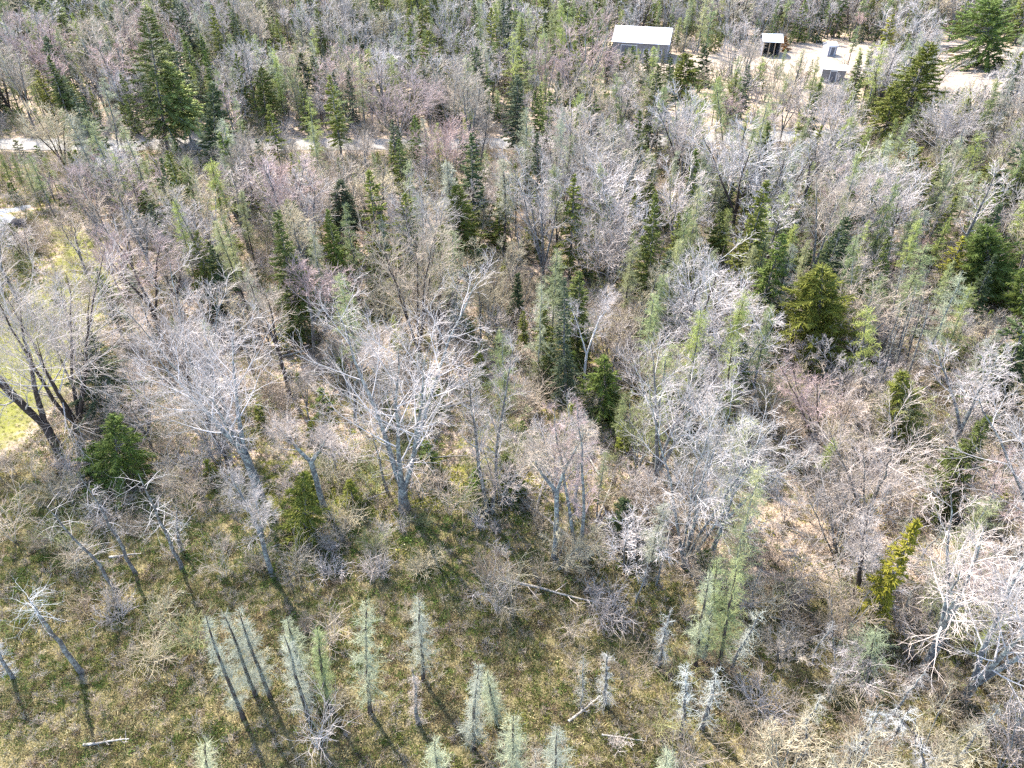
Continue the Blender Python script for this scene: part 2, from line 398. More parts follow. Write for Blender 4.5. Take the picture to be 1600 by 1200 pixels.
def log_geo(seed, L, r=0.09, stubs=6):
    rng = np.random.default_rng(seed); x = np.linspace(-0.5, 0.5, 8)
    P = np.stack([x * L, np.cumsum(rng.normal(0, 0.02 * L / 3, 8)), r + 0.03 + np.abs(np.cumsum(rng.normal(0, 0.02, 8)))], 1)[None]
    R = (r * np.linspace(1.1, 0.35, 8))[None]
    g = Geo(); g.tubes(P, R, 7, 0.0)
    k = 7; # end caps
    for end, rr_ in ((0, 1.1), (7, 0.35)):
        ang = np.arange(k) * 2 * math.pi / k; c = P[0, end]
        v = [c] + [c + np.array([0, math.cos(a_), math.sin(a_)]) * r * rr_ * 0.98 for a_ in ang]
        g.add(v, t=[[0, 1 + i, 1 + (i + 1) % k] for i in range(k)])
    s = Geo()
    B, RB = branches(rng, P, R, stubs, 0.3, 1.0, (35, 80), lambda t, pl: pl * 0.16, up=0.05, wig=0.2, seg=3, rr=0.35, rmin=0.012)
    s.tubes(B, RB, 3, 0.5)
    B2, R2 = branches(rng, B, RB, 3, 0.3, 1.0, (25, 60), lambda t, pl: pl * 0.5, up=0.0, wig=0.25, seg=2, rr=0.6, rmin=0.009)
    s.tubes(B2, R2, 3, 0.8)
    return g, s
# ------------------------------------------------------------------ layout of the ground (in metres, from the photo's outlines)
def poly_w(pts): return [tuple(at(*p)[:2]) for p in pts]
LAWN = poly_w([(-160, 575), (-30, 535), (28, 480), (66, 430), (92, 385), (58, 366), (62, 352), (118, 350), (166, 372), (190, 420), (190, 470), (160, 535), (122, 600), (75, 650), (45, 690), (10, 715), (-160, 730)])
DRIVE = poly_w([(-160, 345), (20, 328), (46, 322), (52, 334), (30, 348), (-10, 366), (-160, 420)])
SAND = poly_w([(895, 66), (960, 90), (1060, 92), (1120, 82), (1200, 74), (1300, 62), (1400, 76), (1455, 60), (1560, 62), (1640, 85), (1640, 128),
               (1560, 135), (1500, 160), (1440, 128), (1330, 112), (1240, 116), (1140, 104), (1070, 118), (960, 116), (900, 92)])
SAND2 = poly_w([(1440, 70), (1500, 66), (1530, 110), (1500, 175), (1462, 150)])
ROAD = [at(*p)[:2] for p in [(-700, 210), (-200, 221), (30, 226), (200, 227), (310, 224), (480, 226), (790, 225), (1000, 221), (1250, 213), (1500, 200), (1800, 185), (2300, 160)]]
ROAD = np.array(ROAD); ROAD_W = 4.6
def road_dist(x, y):
    best = np.full(np.shape(x), 1e9)
    for a, b in zip(ROAD[:-1], ROAD[1:]):
        d = b - a; t = np.clip(((x - a[0]) * d[0] + (y - a[1]) * d[1]) / (d @ d), 0, 1)
        best = np.minimum(best, np.hypot(x - a[0] - t * d[0], y - a[1] - t * d[1]))
    return best
def cells(rows): return np.array([[int(c) for c in r.replace(" ", "")] for r in rows], float) / 9
def look(grid, px, py):
    """bilinear look-up of a 12 x 16 survey of the wood, one cell each 100 x 100 photo pixels"""
    gx = np.clip(np.asarray(px) / 100 - 0.5, 0, 14.999); gy = np.clip(np.asarray(py) / 100 - 0.5, 0, 10.999)
    i = gx.astype(int); j = gy.astype(int); fx = gx - i; fy = gy - j
    return (grid[j, i] * (1 - fx) + grid[j, i + 1] * fx) * (1 - fy) + (grid[j + 1, i] * (1 - fx) + grid[j + 1, i + 1] * fx) * fy
BOG = cells(["0000000000000000"] * 6 + ["0000000000000000", "6410000000000000", "9988788873210000", "9999999999755533", "9999999999888876", "9999999999999987"])
GREEN = cells(["4444444444444444", "4444444444444444", "5433333334444444", "5433333335666544", "6533434345777543", "5544444456676554",
               "5434544545555444", "4455677654454444", "6777999975433333", "4444466543333333", "4444444433222333", "4444444433333333"])
D_SPRUCE = cells(["7688688887554667", "4777564135675664", "2255423334545444", "1133232535544336", "0123342443445425", "0200111133123213",
                  "0101001101021201", "0000110001010101", "0000000000000000", "0000000000000000", "0000000000000000", "0000000000000000"])
D_BARE = cells(["4447544446799876", "4446779979657767", "7767778898556778", "5767887788544455", "7665757644433452", "7476567645554342",
                "2244444544676667", "0011112222346778", "0000000000235778", "0000000000001467", "0000000000000034", "0000000000000013"])
D_LARCH = cells(["4555688886554555", "4454542354455543", "3354322224776565", "2232322334898653", "1133322344897953", "1222222233575733",
                 "0100111112332211", "0000111112222111", "0000000001221111", "0000000000221011", "0000000000110011", "0000000000000011"])

# ------------------------------------------------------------------ ground sheet
def axis(lo, hi, fine, a, b, coarse):
    """grid lines: fine steps between a and b, growing ones outside"""
    x = list(np.arange(a, b + 1e-6, fine)); s = fine
    while x[-1] < hi: s = min(s * 1.12, coarse); x.append(x[-1] + s)
    s = fine
    while x[0] > lo: s = min(s * 1.12, coarse); x.insert(0, x[0] - s)
    return np.array(x)
gx_ = axis(-3000, 3000, 1.1, -75, 75, 200); gy_ = axis(-1500, 4000, 0.9, 8, 130, 200)
GX, GY = np.meshgrid(gx_, gy_)
rs_ = np.random.default_rng(3)
near_m = ((np.abs(GX) < 80) & (GY > 6) & (GY < 135))
GZ = gz(GX, GY) + near_m * (rs_.normal(0, 0.05, GX.shape) + 0.06 * np.sin(GX * 2.3 + np.sin(GY * 1.7)) * np.sin(GY * 2.6 + 1.5 * np.sin(GX * 1.1)))
rd = road_dist(GX, GY); flatten = np.clip(1 - (rd - 3.2) / 3, 0, 1)
inl = inside(GX, GY, LAWN); ins = inside(GX, GY, SAND) | inside(GX, GY, SAND2)
GZ = GZ * (1 - flatten) + flatten * (-0.03)
GZ = np.where(inl, gz(GX, GY) * 0.6, GZ)
pxg, pyg, _ = proj(np.stack([GX, GY, GZ * 0], -1)); 
behind = GY < 6
bogw = np.where(behind, 1.0, look(BOG, pxg, pyg)); grw = np.where(behind, 0.4, look(GREEN, pxg, pyg))
def soft(maskf, n=2):
    m = maskf.astype(float)
    for _ in range(n):
        p = np.pad(m, 1, mode='edge'); m = (p[1:-1, 1:-1] * 2 + p[:-2, 1:-1] + p[2:, 1:-1] + p[1:-1, :-2] + p[1:-1, 2:]) / 6
    return m
ny, nx = GX.shape
ii = np.arange(ny * nx).reshape(ny, nx)
quads = np.stack([ii[:-1, :-1], ii[:-1, 1:], ii[1:, 1:], ii[1:, :-1]], -1).reshape(-1, 4)
g = Geo(); g.add(np.stack([GX, GY, GZ], -1).reshape(-1, 3), quads)
M_GROUND, nt, b = mat("forest floor", 0.95, 0.1)
me = g.mesh("ground", M_GROUND)
for nm, arr in (("bog", bogw), ("green", grw), ("lawn", soft(inl, 2)), ("sand", soft(ins, 1))):
    a_ = me.attributes.new(nm, 'FLOAT', 'POINT'); a_.data.foreach_set("value", arr.astype(np.float32).ravel())
n_f = noise(nt, 9.0, 4, 0.7); n_m = noise(nt, 1.3, 4, 0.6); n_l = noise(nt, 0.28, 3, 0.6); n_x = noise(nt, 30.0, 2, 0.6)
litter = ramp(nt, n_f, [(0.28, (0.055, 0.042, 0.03)), (0.46, (0.22, 0.175, 0.135)), (0.70, (0.44, 0.36, 0.29))])
litter = mixc(nt, mth(nt, 'MULTIPLY', n_x, 0.35), litter, (0.42, 0.32, 0.25))
moss = ramp(nt, n_f, [(0.3, (0.05, 0.055, 0.014)), (0.55, (0.16, 0.155, 0.032)), (0.78, (0.28, 0.235, 0.065))])
bogc = ramp(nt, n_f, [(0.25, (0.04, 0.033, 0.017)), (0.5, (0.135, 0.115, 0.055)), (0.75, (0.28, 0.235, 0.135))])
lawnc = ramp(nt, n_m, [(0.3, (0.06, 0.068, 0.014)), (0.5, (0.115, 0.112, 0.024)), (0.68, (0.19, 0.155, 0.075))])
lawnc = mixc(nt, mth(nt, 'MULTIPLY', n_f, 0.7), lawnc, (0.15, 0.17, 0.04))
sandc = ramp(nt, n_m, [(0.3, (0.17, 0.135, 0.10)), (0.6, (0.30, 0.25, 0.20)), (0.8, (0.20, 0.155, 0.11))])
gsel = ramp(nt, mth(nt, 'ADD', n_m, mth(nt, 'MULTIPLY', mth(nt, 'SUBTRACT', attr(nt, "green"), 0.55), 0.55)), [(0.47, (0, 0, 0)), (0.60, (1, 1, 1))])
bsel = ramp(nt, mth(nt, 'ADD', mth(nt, 'MULTIPLY', n_m, 0.5), mth(nt, 'MULTIPLY', attr(nt, "bog"), 0.9)), [(0.55, (0, 0, 0)), (0.75, (1, 1, 1))])
c = mixc(nt, gsel, litter, moss); c = mixc(nt, bsel, c, bogc)
lsel = ramp(nt, mth(nt, 'MULTIPLY', mth(nt, 'ADD', mth(nt, 'MULTIPLY', n_f, 0.5), n_m), attr(nt, "lawn")), [(0.36, (0, 0, 0)), (0.72, (1, 1, 1))])
c = mixc(nt, lsel, c, lawnc)
ssel = ramp(nt, mth(nt, 'ADD', mth(nt, 'MULTIPLY', n_m, 0.5), attr(nt, "sand")), [(0.7, (0, 0, 0)), (0.95, (1, 1, 1))])
c = mixc(nt, ssel, c, sandc)
dirt = ramp(nt, n_l, [(0.3, (0.75, 0.75, 0.75)), (0.7, (1.15, 1.1, 1.05))])
c = mixc(nt, 1.0, c, dirt, 'MULTIPLY')
nt.links.new(c, b.inputs["Base Color"]); bump(nt, b, n_f, 0.9, 0.12)
o = link("ground", me); o['kind'] = 'structure'

def sheet(name, poly, z, m):
    me = bpy.data.meshes.new(name); me.from_pydata([(x, y, z) for x, y in poly], [], [tuple(range(len(poly)))]); me.materials.append(m)
    o = link(name, me); o['kind'] = 'structure'; return o
def gravel(name, lo, hi):
    m, nt, b = mat(name, 0.95, 0.1)
    n1 = noise(nt, 6, 4, 0.7); n2 = noise(nt, 0.35, 3)
    c = ramp(nt, n1, [(0.3, lo), (0.7, hi)]); c2 = ramp(nt, n2, [(0.3, (0.8, 0.8, 0.8)), (0.7, (1.1, 1.08, 1.05))])
    c = mixc(nt, 1.0, c, c2, 'MULTIPLY'); nt.links.new(c, b.inputs["Base Color"]); bump(nt, b, n1, 0.5, 0.03); return m
# gravel road, a strip with a crowned middle and ragged edges
NS = 260; cum = np.r_[0, np.cumsum(np.linalg.norm(np.diff(ROAD, axis=0), axis=1))]; s_ = np.linspace(0, cum[-1], NS)
cx = np.interp(s_, cum, ROAD[:, 0]); cy = np.interp(s_, cum, ROAD[:, 1])
for _ in range(14): cy[1:-1] = (cy[:-2] + cy[1:-1] * 2 + cy[2:]) / 4
tt = norm(np.stack([np.gradient(cx), np.gradient(cy)], -1)); nn = np.stack([-tt[:, 1], tt[:, 0]], -1)
offs = np.array([-0.5, -0.42, -0.15, 0.15, 0.42, 0.5]) * ROAD_W; zz = np.array([0.01, 0.05, 0.09, 0.09, 0.05, 0.01]) + 0.02
rg = np.random.default_rng(5); edge = np.zeros((NS, 6)); edge[:, 0] = rg.normal(0, 0.25, NS); edge[:, 5] = rg.normal(0, 0.25, NS)
RP = np.stack([cx[:, None] + nn[:, :1] * (offs + edge), cy[:, None] + nn[:, 1:] * (offs + edge), np.broadcast_to(zz, (NS, 6))], -1)
ii = np.arange(NS * 6).reshape(NS, 6)
g = Geo(); g.add(RP.reshape(-1, 3), np.stack([ii[:-1, :-1], ii[1:, :-1], ii[1:, 1:], ii[:-1, 1:]], -1).reshape(-1, 4))
o = link("gravel_road", g.mesh("gravel_road", gravel("pale road gravel", (0.15, 0.138, 0.12), (0.28, 0.262, 0.24)))); o['kind'] = 'structure'
dp = [(x, y) for x, y in DRIVE]
gd = []
for i in range(len(dp)):
    a_, b_ = np.array(dp[i]), np.array(dp[(i + 1) % len(dp)]); n_ = max(2, int(np.linalg.norm(b_ - a_) / 0.8))
    for k in range(n_): gd.append(tuple(a_ + (b_ - a_) * k / n_ + rg.normal(0, 0.13, 2)))
# the drive lies on its own low bed so that the rolling ground never breaks through
g = Geo(); n_ = len(gd); cc = np.mean(gd, axis=0)
top = np.array([(x, y, 0.20) for x, y in gd]); out = np.array([(x + (x - cc[0]) * 0.06, y + (y - cc[1]) * 0.06, -0.4) for x, y in gd])
g.add(np.concatenate([top, out]), [[i, (i + 1) % n_, n_ + (i + 1) % n_, n_ + i] for i in range(n_)][::1])
g.add(np.concatenate([[[cc[0], cc[1], 0.21]], top]), t=[[0, 1 + i, 1 + (i + 1) % n_] for i in range(n_)])
o = link("gravel_drive", g.mesh("gravel_drive", gravel("grey drive gravel", (0.14, 0.145, 0.155), (0.24, 0.25, 0.265)), smooth=False)); o['kind'] = 'structure'

# ------------------------------------------------------------------ buildings of the far clearing
def flat(name, col, rough=0.6, var=0.12, spec=0.3, scale=1.2):
    m, nt, b = mat(name, rough, spec)
    n1 = noise(nt, scale, 5, 0.65); c = ramp(nt, n1, [(0.3, tuple(x * (1 - var) for x in col)), (0.7, tuple(min(x * (1 + var), 0.9) for x in col))])
    nt.links.new(c, b.inputs["Base Color"]); return m
M_ROOF = flat("white metal roof", (0.50, 0.51, 0.54), 0.5, 0.10, 0.3, 0.4); M_WALL = flat("weathered board wall", (0.16, 0.15, 0.145), 0.8, 0.25)
M_GREYWALL = flat("grey metal siding", (0.20, 0.20, 0.235), 0.6, 0.1); M_TRIM = flat("white trim", (0.5, 0.5, 0.5)); M_DOOR = flat("dark sliding door", (0.10, 0.10, 0.11), 0.7)
M_GLASS = flat("dark window glass", (0.03, 0.035, 0.04), 0.15, 0.05, 0.6); M_WOOD = flat("raw timber", (0.34, 0.25, 0.17), 0.85, 0.3, 0.1, 4)
M_RUST = flat("rusty sheet", (0.30, 0.12, 0.06), 0.85, 0.3); M_TYRE = flat("black rubber", (0.02, 0.02, 0.02), 0.9)
def local(parent_A, ang):  # returns a function local -> nothing needed: parts are built in local axes
    return None
def gable(name, label, cat, A, ang, Lx, Dy, he, rise, over=0.3, wallm=None, roofm=None, ribs=0, doors=(), windows=(), open_front=False, gmat=None):
    """building with its front left corner at A, front running along ang"""
    t = thing(name, label, cat, (A[0], A[1], 0), ang)
    w = Geo(); th = 0.15
    if open_front:
        for x in np.linspace(0.1, Lx - 0.1, 4):
            p = Geo(); p.box((x, 0.1, he / 2 - 0.2), (0.16, 0.16, he + 0.4)); link("post", p.mesh("post", M_WOOD, False), t)
    else:
        w2 = Geo(); w2.box((Lx / 2, 0, he / 2 - 0.2), (Lx, th, he + 0.4)); link("wall", w2.mesh("wall", wallm or M_WALL, False), t)
    w.box((Lx / 2, Dy, he / 2 - 0.2), (Lx, th, he + 0.4))
    link("wall", w.mesh("wall", wallm or M_WALL, False), t)
    for x in (0, Lx):
        g = Geo(); x0, x1 = (x - th / 2, x + th / 2); x0 += 0.078 if x == 0 else -0.078; x1 += 0.078 if x == 0 else -0.078
        x0, x1 = (x + 0.002, x + 0.14) if x == 0 else (x - 0.14, x - 0.002)
        y0, y1 = th / 2 + 0.003, Dy - th / 2 - 0.003
        prof = [(y0, -0.4), (y1, -0.4), (y1, he - 0.02), (Dy / 2, he + rise - 0.06), (y0, he - 0.02)]
        v = [(x0, a, b) for a, b in prof] + [(x1, a, b) for a, b in prof]
        me = bpy.data.meshes.new("gable_wall"); me.from_pydata(v, [], [(4, 3, 2, 1, 0), (5, 6, 7, 8, 9)] + [(i, (i + 1) % 5, 5 + (i + 1) % 5, 5 + i) for i in range(5)])
        me.materials.append(gmat or M_GREYWALL); link("gable_wall", me, t)
    for s in (0, 1):
        g = Geo(); ya, yb = (-over, Dy / 2) if s == 0 else (Dy + over, Dy / 2)
        k = rise / (Dy / 2); za = he - k * over + 0.03; zb = he + rise + 0.03
        v = [(-over, ya, za), (Lx + over, ya, za), (Lx + over, yb, zb), (-over, yb, zb)]
        v += [(a, b_, c_ + 0.08) for a, b_, c_ in v]
        g.add(v, [[0, 3, 2, 1], [4, 5, 6, 7], [0, 1, 5, 4], [1, 2, 6, 5], [2, 3, 7, 6], [3, 0, 4, 7]])
        ro = link("roof", g.mesh("roof", roofm or M_ROOF, False), t)
        for i in range(ribs):
            x = -over + (i + 0.5) * (Lx + 2 * over) / ribs
            rb = Geo(); rb.tubes(np.array([[[x, ya, za + 0.095], [x, yb, zb + 0.095]]]), np.full((1, 2), 0.025), 4)
            link("seam", rb.mesh("seam", roofm or M_ROOF, False), ro)
    for (x, wd, ht) in doors:
        d = Geo(); d.box((x, -th / 2 - 0.03, ht / 2), (wd, 0.05, ht)); dd = link("door", d.mesh("door", M_DOOR, False), t)
        f = Geo()
        for sx in (-1, 1): f.box((x + sx * (wd / 2 + 0.06), -th / 2 - 0.035, ht / 2), (0.1, 0.07, ht))
        f.box((x, -th / 2 - 0.035, ht + 0.06), (wd + 0.22, 0.07, 0.12)); link("frame", f.mesh("frame", M_TRIM, False), dd)
    for (x, z, wd, ht) in windows:
        d = Geo(); 
        for sx in (-1, 1): d.box((x + sx * wd / 2, -th / 2 - 0.03, z), (0.08, 0.06, ht))
        for sz in (-1, 1): d.box((x, -th / 2 - 0.031, z + sz * ht / 2), (wd + 0.08, 0.064, 0.08))
        dd = link("window", d.mesh("window", M_TRIM, False), t); p = Geo(); p.box((x, -th / 2 - 0.012, z), (wd - 0.08, 0.02, ht - 0.08)); link("pane", p.mesh("pane", M_GLASS, False), dd)
    return t
BLD = []   # keep-out discs
A = at(958, 64, 3.3); B = at(1044, 69, 3.3); ang = math.atan2(B[1] - A[1], B[0] - A[0]); LxS = math.hypot(B[0] - A[0], B[1] - A[1])
gable("metal_roofed_shed", "long grey shed under a bright white metal roof in the far clearing", "shed", A, ang, LxS, 8.5, 3.3, 2.0, ribs=14,
      doors=((LxS * 0.3, 3.0, 2.7),), windows=((LxS * 0.62, 1.7, 1.1, 0.9), (LxS * 0.85, 1.7, 1.1, 0.9)))
ctr = (A + B) / 2 + np.array([-math.sin(ang), math.cos(ang), 0]) * 4.2; BLD.append((ctr[0], ctr[1], LxS / 2 + 2.5))
A = at(1194, 65, 2.6); B = at(1222, 66, 2.6); ang2 = math.atan2(B[1] - A[1], B[0] - A[0]); L2 = math.hypot(B[0] - A[0], B[1] - A[1])
gable("lean_to", "small open-fronted shelter with pale tin roof on the sandy clearing", "shelter", A, ang2, L2, 5.5, 2.6, 0.9, ribs=6, open_front=True, roofm=flat("tin roof", (0.36, 0.38, 0.40), 0.5, 0.15))
BLD.append((*((A + B) / 2)[:2], 6))
A = at(1296, 73, 1.6); B = at(1310, 74, 1.6); L3 = math.hypot(B[0] - A[0], B[1] - A[1])
gable("tool_shed", "tiny white-topped hut between the tin shelter and the timber pile", "hut", A, 0.1, L3, 2.6, 1.7, 0.5, 0.15, gmat=M_TRIM, wallm=M_GREYWALL, doors=((L3 / 2, 0.8, 1.5),))
BLD.append((*A[:2], 4))
A = at(1286, 108, 2.0); B = at(1322, 111, 2.0); ang4 = math.atan2(B[1] - A[1], B[0] - A[0]); L4 = math.hypot(B[0] - A[0], B[1] - A[1])
pale = gable("low_outbuilding", "low outbuilding with flat pale roof nearest the road in the clearing", "outbuilding", A, ang4, L4, 4.2, 2.0, 0.35, 0.2, roofm=flat("pale felt roof", (0.42, 0.41, 0.39), 0.8, 0.15), doors=((L4 * 0.5, 1.0, 1.8),))
BLD.append((*((A + B) / 2)[:2], 5))
# pale round tank between the spruces
P = at(809, 52)
t = thing("water_tank", "small white round tank among spruces far behind the road", "tank", (P[0], P[1], 0))
g = Geo(); g.tubes(np.array([[[0, 0, -0.2], [0, 0, 1.5]]]), np.full((1, 2), 1.1), 20); link("tank_body", g.mesh("tank_body", M_TRIM), t)
g = Geo(); g.tubes(np.array([[[0, 0, 1.5], [0, 0, 1.75], [0, 0, 1.9]]]), np.array([[1.1, 0.7, 0.05]]), 20); link("lid", g.mesh("lid", M_TRIM), t)
# pile of felled timber: every trunk a log of its own
rl = np.random.default_rng(12)
ORDL = "first second third fourth fifth sixth seventh eighth ninth tenth eleventh twelfth thirteenth fourteenth fifteenth sixteenth".split()
for i in range(16):
    row = i // 8; P = at(1462 + 3.3 * i + row * 3, 80 + rl.uniform(-6, 14))
    lg, st = log_geo(900 + i, rl.uniform(4, 8), rl.uniform(0.12, 0.2), 2)
    t = thing("felled_log", f"pale felled log, {ORDL[i]} from the end of the heap at the sandy clearing", "log", (P[0], P[1], row * 0.3), rl.normal(-0.5, 0.35), "felled logs heaped at the clearing")
    link("log_body", lg.mesh("log_body", [M_LOG, M_BARK_DARK, M_WOOD][i % 3]), t)
# dark boulder by the drive
P = at(31, 356); rb = np.random.default_rng(4)
bm_v = []; 
u_, v_ = np.meshgrid(np.linspace(0, 2 * math.pi, 15)[:-1], np.linspace(0.05, math.pi - 0.05, 8))
rr = 0.75 * (1 + 0.18 * np.sin(3 * u_ + 1) * np.sin(2 * v_) + rb.normal(0, 0.04, u_.shape))
V = np.stack([rr * np.cos(u_) * np.sin(v_) * 1.3, rr * np.sin(u_) * np.sin(v_), 0.35 + rr * np.cos(v_) * 0.8], -1)
i_ = np.arange(8 * 14).reshape(8, 14); q = np.stack([i_[:-1], np.roll(i_, -1, 1)[:-1], np.roll(i_, -1, 1)[1:], i_[1:]], -1).reshape(-1, 4)
g = Geo(); g.add(V.reshape(-1, 3), q); g.add(V[0], t=[[0, i, i + 1] for i in range(1, 13)]); 
o = link("boulder", g.mesh("boulder", flat("dark stone", (0.05, 0.045, 0.045), 0.9, 0.3, 0.1, 3)), None, (P[0], P[1], 0.1)); o['label'] = "dark boulder on the grass edge of the grey gravel drive"; o['category'] = "boulder"
# ------------------------------------------------------------------ trees the photograph singles out
GREY = (0.335, 0.305, 0.285); WARM = (0.335, 0.29, 0.235); PINK = (0.355, 0.275, 0.26); WHITE = (0.40, 0.37, 0.355); TAN = (0.335, 0.30, 0.21)
DARKN = (0.040, 0.058, 0.020); OLIVE = (0.115, 0.125, 0.018); MIDN = (0.080, 0.096, 0.020); YELN = (0.165, 0.158, 0.016); FIRN = (0.080, 0.110, 0.018); BLUEN = (0.066, 0.082, 0.042)
PALE = (0.27, 0.285, 0.185); LIME = (0.27, 0.30, 0.085); MIST = (0.27, 0.275, 0.215); SAGE = (0.22, 0.25, 0.11)
HERO = []     # (x, y, z, name, short phrase) for labels of the others
LIST = []     # every individual: dict(o, kind, P, h)
def place(kind, P, h, label, cat, rz, tilt=(0, 0), group=None):
    z = float(gz(P[0], P[1])) - 0.03
    t = thing(kind, label, cat, (P[0], P[1], z), rz, group)
    if tilt != (0, 0):
        ax = Vector((-tilt[1], tilt[0], 0)); t.rotation_mode = 'QUATERNION'
        from mathutils import Quaternion
        t.rotation_quaternion = Quaternion(ax.normalized(), min(ax.length, 0.5)) @ Quaternion((0, 0, 1), rz)
    return t
def hero_geom(bx, by, tx, ty, wpx):
    P = at(bx, by); h = max(1.0, height_for(P, ty)); Q = at(tx, ty, h); depth = (P + [0, 0, h * 0.6] - CP) @ FWD
    return P, h, (Q[0] - P[0]), wpx * depth / FPX
def part(name, me, t, col=None):
    o = link(name, me, t)
    if col: o.color = (*col, 1)
    return o
def hero_maple(seed, bx, by, tx, ty, wpx, stems, fork, r0, label, short, col=GREY, bark=M_BARK, detail=3, low=0.25, rmin=0.013, kind="bare_maple", cat="bare tree"):
    P, h, lx, W = hero_geom(bx, by, tx, ty, wpx)
    t = place(kind, P, h, label, cat, 0.0)
    parts, cr = maple(seed, h, W, stems, fork, r0, detail, rmin, low, (lx, 0))
    for i, g_ in enumerate(parts):
        part("trunk" if (i == 0 or fork <= 0.02) else "stem", g_.mesh("trunk" if i == 0 else "stem", bark), t)
    part("crown", cr.mesh("crown", M_TWIG), t, col)
    HERO.append((P, h, short)); KEEP.append((P[0], P[1], 1.6)); FRAME.append(((bx + tx) / 2 if ty > 0 else bx, ty, by, wpx, P[1])); return t
KEEP = []; FRAME = []
